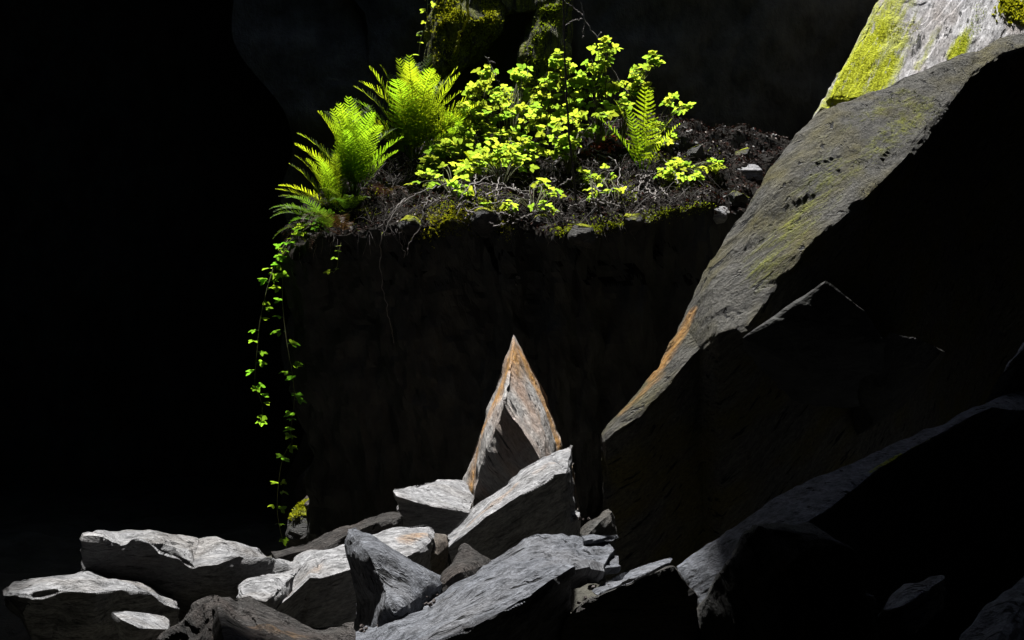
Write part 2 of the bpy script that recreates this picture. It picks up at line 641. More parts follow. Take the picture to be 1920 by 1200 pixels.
# the block that carries the plants: vertical dark face, sloping top
TOPF = [(516, 500, 0.15), (560, 470, 0.05), (640, 440, 0.0), (720, 432, -0.05), (790, 424, -0.1), (850, 410, -0.02), (900, 402, 0.04), (935, 410, 0.0), (960, 430, -0.1),
        (1000, 424, -0.04), (1040, 440, -0.15), (1080, 432, -0.1), (1100, 446, -0.14), (1122, 436, -0.1), (1135, 424, -0.04), (1180, 418, -0.05), (1215, 414, -0.06), (1240, 402, 0.0),
        (1270, 390, 0.02), (1300, 376, 0.05), (1330, 384, 0.03), (1352, 402, 0.0), (1385, 388, 0.08), (1420, 400, 0.1), (1560, 430, 0.2)]
_bk = [(516, 530, 440, 0.45), (560, 575, 384, 0.7), (640, 640, 336, 1.0), (720, 720, 290, 1.5), (790, 800, 258, 1.9), (870, 870, 236, 2.1), (960, 960, 226, 2.2),
       (1040, 1040, 222, 2.2), (1110, 1110, 220, 2.2), (1180, 1180, 226, 2.2), (1260, 1260, 234, 2.2), (1330, 1330, 245, 2.2), (1420, 1420, 262, 2.2), (1560, 1560, 300, 2.2)]
_k = np.array(_bk, float)
TOPB = [tuple(np.interp(f[0], _k[:, 0], _k[:, c]) for c in (1, 2, 3)) for f in TOPF]
BOT = [(np.interp(f[0], [516, 560, 640, 720, 790, 1560], [618, 620, 660, 725, 790, 1560]), 1010) for f in TOPF]
loops = []
for f, bk, bt in zip(TOPF, TOPB, BOT):
    mid = ((f[0] * 0.6 + bk[0] * 0.4), f[1] * 0.5 + bk[1] * 0.5 + 6, f[2] * 0.5 + bk[2] * 0.5)
    fv, mv, bv = P(*f), P(*mid), P(*bk)
    low = P(bt[0], 760, f[2] + 0.04)
    low.x = fv.x * 0.5 + P(bt[0], 1010, f[2]).x * 0.5
    bot = P(bt[0], 1010, f[2] + 0.1)
    ex = 0.08 if f[0] < 650 else 0.5
    loops.append([fv, mv, bv, Vector((bv.x, bv.y + ex, bv.z - 0.15)), Vector((max(bv.x, bot.x), bv.y + ex, -0.3)), Vector((bot.x, bot.y, -0.3)), low])
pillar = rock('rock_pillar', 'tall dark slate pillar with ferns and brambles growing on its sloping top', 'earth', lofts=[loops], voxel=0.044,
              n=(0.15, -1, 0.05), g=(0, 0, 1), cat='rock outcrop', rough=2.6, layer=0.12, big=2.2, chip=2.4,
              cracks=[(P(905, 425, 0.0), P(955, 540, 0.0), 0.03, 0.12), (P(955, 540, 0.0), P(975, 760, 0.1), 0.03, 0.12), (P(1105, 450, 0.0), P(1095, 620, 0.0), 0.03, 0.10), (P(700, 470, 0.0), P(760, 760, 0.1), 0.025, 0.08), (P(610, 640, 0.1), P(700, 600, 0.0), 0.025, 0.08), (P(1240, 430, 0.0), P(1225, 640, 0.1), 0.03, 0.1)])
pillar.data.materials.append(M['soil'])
_nz = np.empty(len(pillar.data.polygons) * 3)
pillar.data.polygons.foreach_get('normal', _nz)
_cz = np.empty(len(pillar.data.polygons) * 3)
pillar.data.polygons.foreach_get('center', _cz)
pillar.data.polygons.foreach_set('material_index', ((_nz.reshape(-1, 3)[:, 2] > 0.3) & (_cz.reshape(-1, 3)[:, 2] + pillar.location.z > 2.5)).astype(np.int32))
PB = bvh_of(pillar)


def ledge(px, py):
    """where the sight line through a photo pixel meets the pillar"""
    o = Vector((0, CAM_Y, CAM_Z))
    h = PB.ray_cast(o, (P(px, py, 0) - o).normalized())
    return h[0]


def drop(x, y):
    return PB.ray_cast(Vector((x, y, 8)), Vector((0, 0, -1)))


# ------------------------------------------------------------------ the big leaning slab and the mossy face
U = [(1124, 812, -1.3), (1165, 766, -1.25), (1230, 692, -1.15), (1280, 602, -1.0), (1332, 490, -0.85), (1400, 392, -0.7), (1445, 312, -0.6),
     (1492, 250, -0.5), (1545, 202, -0.4), (1640, 165, -0.2), (1740, 125, 0.0), (1830, 92, 0.2), (1890, 66, 0.3), (1990, 50, 0.4)]
L = [(1130, 824, -1.36), (1190, 784, -1.35), (1252, 722, -1.29), (1310, 652, -1.2), (1346, 624, -1.1), (1402, 610, -1.06), (1460, 530, -0.97),
     (1530, 452, -0.86), (1610, 382, -0.70), (1690, 304, -0.50), (1766, 214, -0.28), (1826, 136, -0.02), (1880, 98, 0.16), (1990, 76, 0.27)]
lp = []
for i, (u, l) in enumerate(zip(U, L)):
    w = [0.45, 0.5, 0.5, 0.42, 0.34, 0.26, 0.24, 0.22, 0.14, 0.12, 0.12, 0.15, 0.3, 0.3][i]
    yd = -(0.08 + 0.64 * min(1.0, math.hypot(l[0] - u[0], l[1] - u[1]) / 170))
    mv = P(u[0] + (l[0] - u[0]) * w, u[1] + (l[1] - u[1]) * w, u[2] + yd * (w + 0.10))
    nv = P(u[0] + (l[0] - u[0]) * 0.88, u[1] + (l[1] - u[1]) * 0.88, u[2] + yd * 0.90)
    uv, lv = P(*u), P(l[0], l[1], u[2] + yd)
    bx = lv.x + 0.05
    lp.append([uv, mv, nv, lv, Vector((bx, lv.y + 0.12, min(lv.z - 0.05, 0.9))), Vector((bx, lv.y + 0.2, -0.2)),
               Vector((bx + 0.3, uv.y + 0.9, -0.2)), Vector((uv.x + 0.3, uv.y + 0.7, uv.z - 0.35))])
st = [(P(1225, 705, -1.2), P(1305, 590, -1.05), 0.08, 1.0), (P(1165, 775, -1.3), P(1240, 700, -1.25), 0.07, 0.6)]
ms = [(P(1440, 520, -1.1), P(1560, 340, -0.8), 0.36, 0.6), (P(1480, 500, -1.1), P(1430, 570, -1.2), 0.12, 0.7), (P(1600, 330, -0.8), P(1740, 190, -0.4), 0.22, 0.58),
      (P(1540, 280, -0.6), P(1700, 180, -0.3), 0.2, 0.52)]
rock('leaning_boulder', 'huge boulder with a long slanting olive grey edge rising to the upper right corner', 'olive', lofts=[lp], voxel=0.029,
     n=(-0.45, -0.75, 0.48), g=(0.83, 0.1, 0.55), cat='boulder', rough=1.1, layer=0.07, big=0.6, chip=1.1, stains=st, moss=ms, facets=False)

mf = [(1520, 225, 0.35), (1556, 180, 0.35), (1700, 190, 0.35), (2050, 130, 0.75), (1668, -10, 1.85), (1760, -10, 1.9), (2050, -20, 1.95),
      (1790, -260, 2.5), (2080, -260, 2.5), (1530, 330, 0.9), (2050, 300, 1.1), (1640, 60, 1.9), (1790, -200, 3.0), (2100, -200, 3.0)]
ms = [(P(1575, 190, 0.3), P(1700, -20, 1.6), 0.27, 1.25), (P(1640, 170, 0.4), P(1750, -20, 1.6), 0.17, 1.1), (P(1720, 130, 0.6), P(1760, 50, 1.0), 0.08, 0.6), (P(1790, 110, 0.7), P(1845, 0, 1.5), 0.09, 1.5),
      (P(1905, 20, 1.2), P(1980, 30, 1.2), 0.18)]
rock('mossy_rock_face', 'bright sunlit rock face striped with yellow green moss in the upper right corner', 'bright', hulls=[mf], voxel=0.013,
     n=(-0.5, -0.55, 0.6), g=(0.42, 0.45, 0.78), cat='rock face', rough=1.2, layer=0.05, big=0.8, moss=ms, facets=False,
     cracks=[(P(1668, 70, 1.15), P(1702, -5, 1.6), 0.022, 0.10), (P(1548, 196, 0.35), P(1590, 110, 0.85), 0.03, 0.12), (P(1745, 120, 0.7), P(1790, 10, 1.5), 0.014, 0.05), (P(1800, 90, 0.85), P(1825, 40, 1.2), 0.012, 0.04)])

# slabs resting against the dark side of the leaning boulder
rock('wedged_slab', 'dark slab with a faint bright broken rim wedged under the leaning boulder', 'earth',
     hulls=[[(1392, 634, -1.47), (1440, 612, -1.47), (1500, 585, -1.45), (1548, 530, -1.41), (1580, 560, -1.39), (1625, 585, -1.37), (1660, 640, -1.37),
             (1640, 760, -1.27), (1440, 700, -1.32), (1600, 575, -1.27), (1450, 620, -1.32), (1420, 760, -1.07), (1640, 760, -1.07), (1550, 545, -1.22)]],
     n=(0, -1, 0.15), g=(1, 0, 0.1), cat='slab', layer=0.03, voxel=0.018, chip=0.4, rough=0.6)
rock('cornered_slab', 'dark angular slab with one faintly lit corner below the leaning boulder', 'wall',
     hulls=[[(1668, 622, -1.32), (1730, 636, -1.29), (1776, 655, -1.27), (1745, 690, -1.31), (1690, 730, -1.35), (1640, 800, -1.27), (1600, 720, -1.32),
             (1668, 630, -1.12), (1776, 665, -1.07), (1690, 760, -0.97), (1600, 820, -0.97)]],
     n=(0.1, -1, 0.2), g=(0.7, 0, 0.7), cat='slab', layer=0.03, chip=0.4, rough=0.6)

# ------------------------------------------------------------------ lower right boulders
U2 = [(1272, 1064, -3.0), (1340, 1012, -2.95), (1400, 962, -2.9), (1440, 936, -2.85), (1520, 902, -2.75), (1620, 862, -2.6), (1700, 822, -2.5),
      (1800, 772, -2.35), (1852, 752, -2.3), (1895, 734, -2.2), (2000, 716, -2.1)]
L2 = [(1312, 1132, -3.25), (1372, 1084, -3.3), (1424, 1030, -3.35), (1480, 1000, -3.35), (1560, 950, -3.2), (1640, 885, -2.8), (1712, 838, -2.66),
      (1806, 786, -2.5), (1860, 764, -2.45), (1910, 770, -2.45), (2000, 770, -2.4)]
lp = []
for u, l in zip(U2, L2):
    uv, lv = P(*u), P(*l)
    lp.append([uv, lv, Vector((lv.x + 0.02, lv.y - 0.02, min(0.5, lv.z - 0.1))), Vector((lv.x, lv.y + 0.1, -0.2)), Vector((uv.x, uv.y + 0.8, -0.2)), Vector((uv.x + 0.1, uv.y + 0.5, uv.z - 0.5))])
rock('ridged_boulder', 'dim grey boulder with a long ridge and a thin line of yellow moss', 'blue', lofts=[lp], voxel=0.02,
     n=(-0.5, -0.6, 0.6), g=(0.75, -0.1, 0.55), cat='boulder', layer=0.03, facets=False, rough=0.9, big=0.4, chip=0.6, moss=[(P(1630, 886, -2.8), P(1690, 852, -2.7), 0.02), (P(1700, 846, -2.68), P(1745, 822, -2.6), 0.016)])
rock('tilted_slab', 'dim tilted slab cut by the right edge above the mossy ridge', 'grey',
     hulls=[[(1846, 756, -2.2), (1880, 700, -2.2), (1930, 640, -2.2), (1990, 640, -2.2), (1990, 800, -2.1), (1870, 800, -2.15), (1930, 650, -1.7), (1860, 800, -1.7), (1990, 800, -1.7)]],
     n=(-0.4, -0.8, 0.4), g=(0.5, 0, 0.8), cat='slab')
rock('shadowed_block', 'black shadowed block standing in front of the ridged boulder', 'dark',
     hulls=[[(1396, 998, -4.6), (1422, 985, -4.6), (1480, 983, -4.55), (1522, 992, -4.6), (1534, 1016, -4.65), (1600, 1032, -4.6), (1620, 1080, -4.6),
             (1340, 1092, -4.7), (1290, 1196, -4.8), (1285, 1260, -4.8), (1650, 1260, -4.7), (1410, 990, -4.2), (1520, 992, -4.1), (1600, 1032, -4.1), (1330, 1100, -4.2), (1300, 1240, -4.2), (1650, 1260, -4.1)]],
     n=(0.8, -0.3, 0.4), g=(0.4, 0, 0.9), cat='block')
rock('slender_shard', 'slender dim shard lying among dark rubble near the lower right', 'grey',
     hulls=[[(1646, 1146, -4.4), (1700, 1100, -4.2), (1765, 1076, -4.1), (1770, 1086, -4.2), (1690, 1136, -4.5), (1700, 1180, -4.4), (1770, 1140, -4.0), (1660, 1180, -4.2)]],
     n=(-0.2, -0.4, 0.9), g=(0.9, 0.3, 0.4), cat='shard', voxel=0.012)
rock('slate_chip', 'small pale chip glinting in the dark lower right rubble', 'pale',
     hulls=[[(1604, 1102, -4.55), (1622, 1104, -4.5), (1642, 1114, -4.5), (1640, 1120, -4.6), (1612, 1112, -4.65), (1620, 1150, -4.5), (1650, 1150, -4.4)]], n=(0, -0.3, 1), g=(1, 0, -0.3), cat='stone', voxel=0.008, rough=0.4)
rock('edge_boulder', 'dark boulder with a jagged dim rim in the lower right corner', 'grey',
     hulls=[[(1796, 1204, -5.0), (1846, 1162, -4.9), (1880, 1118, -4.8), (1925, 1080, -4.7), (2000, 1050, -4.6), (1870, 1205, -5.2), (1990, 1260, -5.2), (1800, 1260, -5.1), (1990, 1080, -4.2), (1860, 1180, -4.3)]],
     n=(-0.5, -0.6, 0.6), g=(0.7, 0, 0.7), cat='boulder')
rock('buried_boulder', 'black boulder filling the bottom edge between the splintered slab and the shadowed block', 'dark',
     hulls=[[(1100, 1122, -4.9), (1190, 1100, -4.9), (1262, 1066, -4.9), (1300, 1120, -4.9), (1310, 1260, -4.7), (1040, 1260, -4.7), (1060, 1160, -4.9), (1250, 1100, -3.9), (1100, 1130, -3.9), (1300, 1260, -3.7), (1060, 1260, -3.7)]],
     n=(0, -0.8, 0.5), g=(1, 0, 0.3), cat='boulder')

# ------------------------------------------------------------------ the rock pile
ap = [(963, 628, -0.75), (866, 910, -0.75), (944, 746, -1.62), (892, 912, -1.45), (976, 800, -1.72), (1004, 846, -1.74), (1012, 862, -1.74),
      (1000, 688, -0.85), (1030, 742, -0.9), (1056, 834, -1.0), (1060, 880, -1.1), (965, 640, -0.85)]
ap += [Vector((P(872, 908, -0.75).x, -0.75, 0.0)), Vector((P(880, 908, -1.3).x, -1.3, 0.0)), Vector((P(1012, 908, -1.68).x, -1.5, 0.0)), Vector((P(1058, 908, -1.1).x, -1.0, 0.0))]
rock('standing_stone', 'tall pointed standing stone streaked with rust orange on its broken sunlit side', 'rusty', hulls=[ap], voxel=0.013,
     n=(0.55, -0.5, 0.6), g=(0.35, -0.25, -0.9), cat='standing stone', layer=0.06, rough=0.75, big=0.2, chip=0.5,
     stains=[(P(962, 630, -1.0), P(872, 905, -1.1), 0.26), (P(972, 660, -0.85), P(1030, 760, -1.0), 0.10), (P(1025, 760, -1.0), P(1052, 850, -1.1), 0.10), (P(985, 720, -1.05), P(1010, 790, -1.3), 0.035)])
rock('propped_slab', 'long pinkish sunlit slab propped diagonally in front of the standing stone', 'pale',
     lofts=[[[(836, 1000, -2.3), (838, 1026, -2.65), (845, 1060, -2.6), (845, 1060, -2.2)],
             [(892, 944, -2.2), (900, 980, -2.65), (905, 1060, -2.58), (895, 1060, -2.1)],
             [(962, 890, -2.1), (975, 926, -2.65), (980, 1060, -2.55), (965, 1060, -2.0)],
             [(1030, 852, -2.0), (1040, 888, -2.6), (1045, 1060, -2.5), (1035, 1060, -1.9)],
             [(1074, 831, -1.95), (1060, 888, -2.55), (1058, 1060, -2.45), (1070, 1060, -1.85)]]],
     n=(-0.42, -0.5, 0.75), g=(0.72, 0.15, 0.55), voxel=0.013, cat='slab', big=0.5, rough=0.9,
     stains=[(P(850, 1000, -2.5), P(960, 910, -2.4), 0.10, 0.5), (P(1000, 880, -2.4), P(1050, 860, -2.3), 0.08, 0.45)])
rock('capstone', 'flat topped pale stone at the foot of the standing stone', 'pale',
     hulls=[[(736, 918, -1.95), (790, 906, -1.5), (832, 896, -1.15), (872, 902, -1.15), (890, 932, -1.4), (880, 962, -2.1), (800, 948, -2.15), (744, 930, -2.1), (880, 968, -2.05), (745, 936, -2.0), (832, 910, -1.1)],
            [(748, 930, -2.02), (875, 955, -2.02), (770, 1040, -2.0), (875, 1040, -2.0), (750, 1000, -1.5), (870, 1000, -1.4), (770, 915, -1.5), (870, 920, -1.4)]],
     n=(-0.05, -0.35, 0.93), g=(1, 0.1, 0), voxel=0.012, cat='stone', big=0.3, rough=0.7, moss=[(P(800, 935, -1.9), P(835, 945, -1.9), 0.07, 0.5)])
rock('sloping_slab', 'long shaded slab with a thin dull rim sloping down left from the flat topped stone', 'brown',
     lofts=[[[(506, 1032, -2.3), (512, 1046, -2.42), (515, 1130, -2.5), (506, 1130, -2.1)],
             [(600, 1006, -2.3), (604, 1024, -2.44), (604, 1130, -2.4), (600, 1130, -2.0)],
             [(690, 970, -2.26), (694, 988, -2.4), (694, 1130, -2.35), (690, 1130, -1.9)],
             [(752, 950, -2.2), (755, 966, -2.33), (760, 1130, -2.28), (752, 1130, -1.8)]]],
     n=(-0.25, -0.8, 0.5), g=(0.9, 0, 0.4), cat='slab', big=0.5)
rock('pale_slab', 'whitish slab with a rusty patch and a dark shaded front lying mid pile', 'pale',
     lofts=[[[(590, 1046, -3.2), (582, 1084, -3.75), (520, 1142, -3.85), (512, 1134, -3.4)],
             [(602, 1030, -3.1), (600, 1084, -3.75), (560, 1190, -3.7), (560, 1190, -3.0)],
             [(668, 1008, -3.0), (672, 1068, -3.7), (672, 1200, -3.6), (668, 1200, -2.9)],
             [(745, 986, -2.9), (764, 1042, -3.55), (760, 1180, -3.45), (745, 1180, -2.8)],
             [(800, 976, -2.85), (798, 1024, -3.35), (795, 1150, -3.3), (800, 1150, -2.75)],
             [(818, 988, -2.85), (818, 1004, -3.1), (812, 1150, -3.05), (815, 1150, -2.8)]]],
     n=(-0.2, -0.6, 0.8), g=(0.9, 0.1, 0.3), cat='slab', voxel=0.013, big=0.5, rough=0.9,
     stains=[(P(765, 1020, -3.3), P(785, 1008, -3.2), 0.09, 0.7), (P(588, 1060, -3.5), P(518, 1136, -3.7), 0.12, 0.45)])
rock('broken_chunk', 'small dark broken chunk at the end of the whitish slab', 'umber',
     hulls=[[(792, 1010, -3.05), (812, 1000, -2.95), (838, 1006, -2.9), (842, 1020, -3.0), (820, 1034, -3.2), (792, 1038, -3.25), (800, 1080, -3.1), (842, 1080, -2.9)]], voxel=0.01, cat='stone', n=(0.2, -0.5, 0.8))
rock('pointed_shard', 'grey pointed shard with a black left face rising beside the whitish slab', 'blue',
     hulls=[[(664, 986, -3.95), (656, 1000, -4.05), (690, 1036, -4.35), (828, 1086, -3.95), (820, 1098, -4.25), (752, 1140, -4.6), (740, 1150, -4.62), (664, 1180, -4.25), (680, 1250, -4.3), (760, 1250, -4.5), (830, 1250, -4.0), (668, 1250, -3.9)]],
     n=(0.35, -0.7, 0.6), g=(0.75, -0.2, -0.6), voxel=0.012, cat='shard', big=0.5, rough=1.2)
rock('squat_block', 'small squat two faced block between the pointed shard and the splintered slab', 'brown',
     hulls=[[(872, 1026, -3.9), (920, 1054, -3.75), (902, 1068, -4.1), (864, 1076, -4.25), (818, 1102, -4.25), (852, 1046, -3.95), (830, 1180, -4.3), (920, 1180, -4.1), (920, 1180, -3.6), (840, 1160, -3.7)]],
     n=(-0.5, -0.6, 0.6), g=(0.6, 0, 0.7), voxel=0.011, cat='stone', big=0.4)
rock('splintered_slab', 'large blue grey slab with streaked top and splintered right end across the foreground', 'blue',
     lofts=[[[(600, 1226, -4.6), (700, 1290, -5.4), (700, 1330, -5.3), (620, 1330, -4.5)],
             [(700, 1165, -4.4), (820, 1202, -5.35), (820, 1300, -5.2), (700, 1300, -4.3)],
             [(800, 1110, -4.25), (905, 1166, -5.25), (905, 1280, -5.1), (800, 1280, -4.1)],
             [(900, 1060, -4.1), (985, 1120, -5.1), (985, 1260, -5.0), (900, 1260, -4.0)],
             [(985, 1021, -4.0), (1042, 1084, -4.9), (1042, 1240, -4.8), (985, 1240, -3.9)],
             [(1012, 1011, -3.95), (1068, 1070, -4.8), (1068, 1230, -4.7), (1012, 1230, -3.85)]],
            [[(1000, 1012, -3.96), (1052, 1074, -4.8), (1052, 1110, -4.6), (1000, 1110, -3.9)],
             [(1060, 1009, -3.9), (1096, 1066, -4.6), (1096, 1084, -4.5), (1060, 1100, -3.9)],
             [(1112, 1005, -3.88), (1120, 1072, -4.5), (1122, 1084, -4.4), (1112, 1060, -3.9)],
             [(1140, 1003, -3.88), (1152, 1030, -4.15), (1150, 1044, -4.1), (1142, 1030, -3.9)]],
            [[(1090, 1004, -3.9), (1100, 1014, -4.1), (1100, 1028, -4.05), (1090, 1024, -3.85)], [(1162, 1001, -3.9), (1163, 1006, -4.0), (1160, 1010, -4.0), (1162, 1008, -3.9)]],
            [[(1080, 1040, -4.2), (1090, 1072, -4.55), (1092, 1082, -4.5), (1084, 1080, -4.2)], [(1158, 1044, -4.15), (1162, 1062, -4.3), (1160, 1072, -4.3), (1156, 1064, -4.15)]]],
     n=(-0.25, -0.5, 0.82), g=(0.78, 0.3, 0.5), voxel=0.013, cat='slab', big=0.4, rough=1.15, layer=0.025)
rock('sliver', 'thin grey sliver pointing right beyond the splintered slab end', 'blue',
     hulls=[[(1112, 1108, -4.65), (1122, 1098, -4.5), (1166, 1074, -4.3), (1258, 1049, -4.1), (1254, 1056, -4.2), (1190, 1086, -4.45), (1122, 1114, -4.7), (1190, 1100, -4.3)]],
     n=(-0.15, -0.5, 0.85), g=(0.9, 0.2, 0.4), voxel=0.009, cat='shard', big=0.2, rough=0.5)
rock('overhanging_boulder', 'broad boulder with a bright ragged top and overhanging dark front at left', 'grey',
     lofts=[[[(160, 1002, -3.2), (162, 1008, -3.5), (164, 1070, -3.45), (166, 1140, -3.1), (160, 1060, -2.9)],
             [(190, 999, -3.0), (192, 1010, -3.5), (200, 1080, -3.45), (200, 1150, -3.1), (190, 1080, -2.6)],
             [(225, 1003, -2.9), (226, 1024, -3.45), (250, 1088, -3.4), (250, 1160, -3.1), (225, 1100, -2.5)],
             [(262, 1006, -2.9), (256, 1011, -3.5), (300, 1100, -3.42), (300, 1170, -3.1), (262, 1100, -2.5)],
             [(330, 1014, -2.9), (318, 1028, -3.5), (360, 1112, -3.42), (360, 1180, -3.1), (330, 1100, -2.5)],
             [(372, 1018, -2.9), (362, 1062, -3.5), (400, 1116, -3.4), (400, 1180, -3.1), (372, 1100, -2.5)],
             [(402, 1007, -2.85), (408, 1058, -3.5), (440, 1116, -3.4), (440, 1180, -3.1), (402, 1100, -2.5)],
             [(440, 1012, -2.85), (450, 1042, -3.4), (480, 1100, -3.35), (470, 1180, -3.1), (440, 1100, -2.5)],
             [(500, 1036, -2.9), (506, 1046, -3.3), (520, 1076, -3.3), (510, 1160, -3.1), (500, 1100, -2.6)],
             [(550, 1062, -3.0), (548, 1072, -3.2), (548, 1080, -3.2), (545, 1110, -3.1), (548, 1090, -2.8)]]],
     n=(0.0, -0.3, 0.95), g=(1, 0.1, -0.1), voxel=0.010, cat='boulder', big=0.6, rough=1.1, layer=0.03)
rock('jutting_boulder', 'boulder with a bright tip jutting to the left edge below the overhanging boulder', 'grey',
     lofts=[[[(2, 1100, -3.95), (6, 1112, -4.12), (12, 1130, -4.1), (8, 1126, -3.85)],
             [(52, 1090, -3.7), (62, 1116, -4.2), (40, 1160, -4.15), (50, 1160, -3.6)],
             [(120, 1079, -3.5), (110, 1106, -4.15), (90, 1260, -4.0), (120, 1200, -3.4)],
             [(170, 1071, -3.45), (178, 1110, -4.15), (170, 1270, -4.05), (170, 1200, -3.2)],
             [(205, 1084, -3.5), (228, 1104, -4.0), (232, 1270, -3.9), (205, 1200, -3.2)],
             [(252, 1092, -3.5), (280, 1112, -3.9), (310, 1280, -3.8), (252, 1200, -3.2)],
             [(330, 1120, -3.5), (340, 1140, -3.8), (340, 1280, -3.7), (330, 1200, -3.2)]]],
     n=(0.05, -0.3, 0.95), g=(0.95, 0.1, 0.2), voxel=0.011, cat='boulder', big=0.6, rough=1.0, chip=0.4)
rock('low_slab', 'small lit flat slab peeping out at the bottom left between dark boulders', 'grey',
     hulls=[[(214, 1152, -4.5), (250, 1158, -4.35), (312, 1164, -4.3), (318, 1180, -4.6), (262, 1178, -4.75), (230, 1164, -4.7), (240, 1230, -4.6), (320, 1230, -4.4)]],
     n=(0, -0.3, 1), g=(1, 0, -0.2), voxel=0.01, cat='slab', big=0.2, rough=0.6)
rock('flaky_slab', 'sunlit flaky layered slab tucked under the right end of the overhanging boulder', 'pale',
     hulls=[[(440, 1110, -3.9), (470, 1095, -3.5), (520, 1072, -3.2), (556, 1054, -3.0), (566, 1062, -3.2), (530, 1100, -3.75), (500, 1128, -4.1), (455, 1122, -4.1), (470, 1200, -4.0), (540, 1180, -3.4)],
            [(545, 1058, -2.9), (560, 1044, -2.75), (596, 1034, -2.7), (600, 1042, -2.9), (560, 1068, -3.1), (590, 1110, -2.8)]],
     n=(-0.15, -0.45, 0.88), g=(0.85, 0.2, 0.4), voxel=0.011, cat='slab', big=0.2, rough=1.4, layer=0.02)
rock('ridge_backed_boulder', 'rough brown grey boulder with a ridged back at the bottom edge', 'brown',
     lofts=[[[(290, 1210, -4.95), (300, 1220, -5.05), (300, 1290, -5.0), (295, 1290, -4.5)],
             [(340, 1158, -4.94), (350, 1222, -5.16), (350, 1300, -5.1), (340, 1290, -4.5)],
             [(386, 1114, -4.92), (402, 1225, -5.36), (400, 1310, -5.3), (386, 1290, -4.5)],
             [(400, 1108, -4.92), (432, 1230, -5.62), (436, 1310, -5.5), (404, 1290, -4.5)],
             [(440, 1118, -4.86), (470, 1225, -5.5), (470, 1310, -5.4), (440, 1290, -4.5)],
             [(470, 1110, -4.84), (510, 1220, -5.4), (510, 1310, -5.3), (470, 1290, -4.5)],
             [(520, 1142, -4.84), (560, 1225, -5.25), (560, 1310, -5.2), (520, 1290, -4.5)],
             [(592, 1170, -4.82), (615, 1230, -5.12), (610, 1310, -5.1), (592, 1290, -4.5)],
             [(662, 1168, -4.8), (664, 1210, -4.95), (664, 1300, -4.9), (662, 1290, -4.5)]]],
     n=(0.25, -0.65, 0.7), g=(0.8, -0.1, -0.5), voxel=0.011, cat='boulder', big=0.7, rough=1.7, stains=[(P(420, 1190, -5.2), P(600, 1190, -5.1), 0.12, 0.4)])
rock('upright_splinter', 'narrow brownish upright splinter behind the upper end of the propped slab', 'umber',
     hulls=[[(1074, 866, -1.45), (1083, 895, -1.45), (1085, 960, -1.45), (1056, 955, -1.7), (1058, 900, -1.7), (1070, 900, -1.75), (1072, 960, -1.8), (1082, 960, -1.2), (1070, 868, -1.3)]],
     n=(0.6, -0.5, 0.5), g=(0, 0, 1), voxel=0.009, cat='shard', big=0.2, rough=0.8, stains=[(P(1075, 880, -1.5), P(1080, 930, -1.5), 0.05)])
rock('white_block', 'small bright white block at the right foot of the propped slab', 'pale',
     hulls=[[(1046, 962, -2.1), (1058, 953, -1.8), (1086, 954, -1.8), (1087, 972, -2.1), (1060, 986, -2.3), (1048, 980, -2.3), (1087, 1030, -2.1), (1046, 1030, -2.2), (1087, 1030, -1.8)]],
     n=(0, -0.5, 0.9), g=(1, 0, 0.1), voxel=0.009, cat='stone', big=0.2, rough=0.6)
rock('dim_plank_stone', 'dim straight edged stone leaning right of the small white block', 'dark',
     hulls=[[(1086, 1000, -2.0), (1140, 958, -1.9), (1146, 962, -2.0), (1100, 1006, -2.2), (1150, 1060, -2.0), (1090, 1060, -2.1), (1150, 1060, -1.7)]],
     n=(-0.4, -0.6, 0.6), g=(0.8, 0, 0.6), voxel=0.011, cat='stone', big=0.2)
# stones left of the pillar
rock('mossy_stone', 'moss topped stone with damp litter beside the foot of the pillar', 'dark',
     hulls=[[(540, 966, 0.65), (560, 946, 0.75), (600, 930, 0.95), (630, 930, 0.95), (635, 1010, 0.45), (560, 1010, 0.45), (536, 1000, 0.55), (600, 960, 0.45), (540, 1080, 0.65), (640, 1080, 0.55), (560, 1080, 1.05)]],
     n=(-0.2, -0.4, 0.9), g=(1, 0, 0.4), voxel=0.016, cat='stone', moss_up=1.0, rough=1.4)
rock('leaning_stone', 'narrow stone leaning on the pillar above the mossy stone', 'umber',
     hulls=[[(566, 938, 1.05), (598, 914, 1.05), (626, 898, 1.05), (628, 912, 0.85), (600, 932, 0.85), (570, 946, 0.45), (600, 990, 1.15), (630, 990, 1.05)]],
     n=(-0.3, -0.5, 0.8), g=(0.8, 0, 0.5), voxel=0.014, cat='stone')
rock('mossy_lump', 'small mossy lump high against the left side of the pillar foot', 'dark',
     hulls=[[(592, 892, 1.15), (610, 872, 1.25), (630, 876, 1.25), (630, 910, 1.05), (600, 912, 1.05), (630, 990, 1.35), (590, 990, 1.35), (610, 900, 1.55)]],
     n=(-0.3, -0.5, 0.8), voxel=0.014, cat='stone', moss_up=1.0)
rock('angular_stone', 'dark angular stone behind the mossy lump at the pillar foot', 'dark',
     hulls=[[(556, 892, 1.65), (596, 850, 1.65), (604, 890, 1.55), (570, 890, 1.45), (610, 980, 1.75), (556, 990, 1.75), (600, 870, 2.05), (560, 1000, 2.25)]],
     n=(0.3, -0.6, 0.7), voxel=0.018, cat='stone')
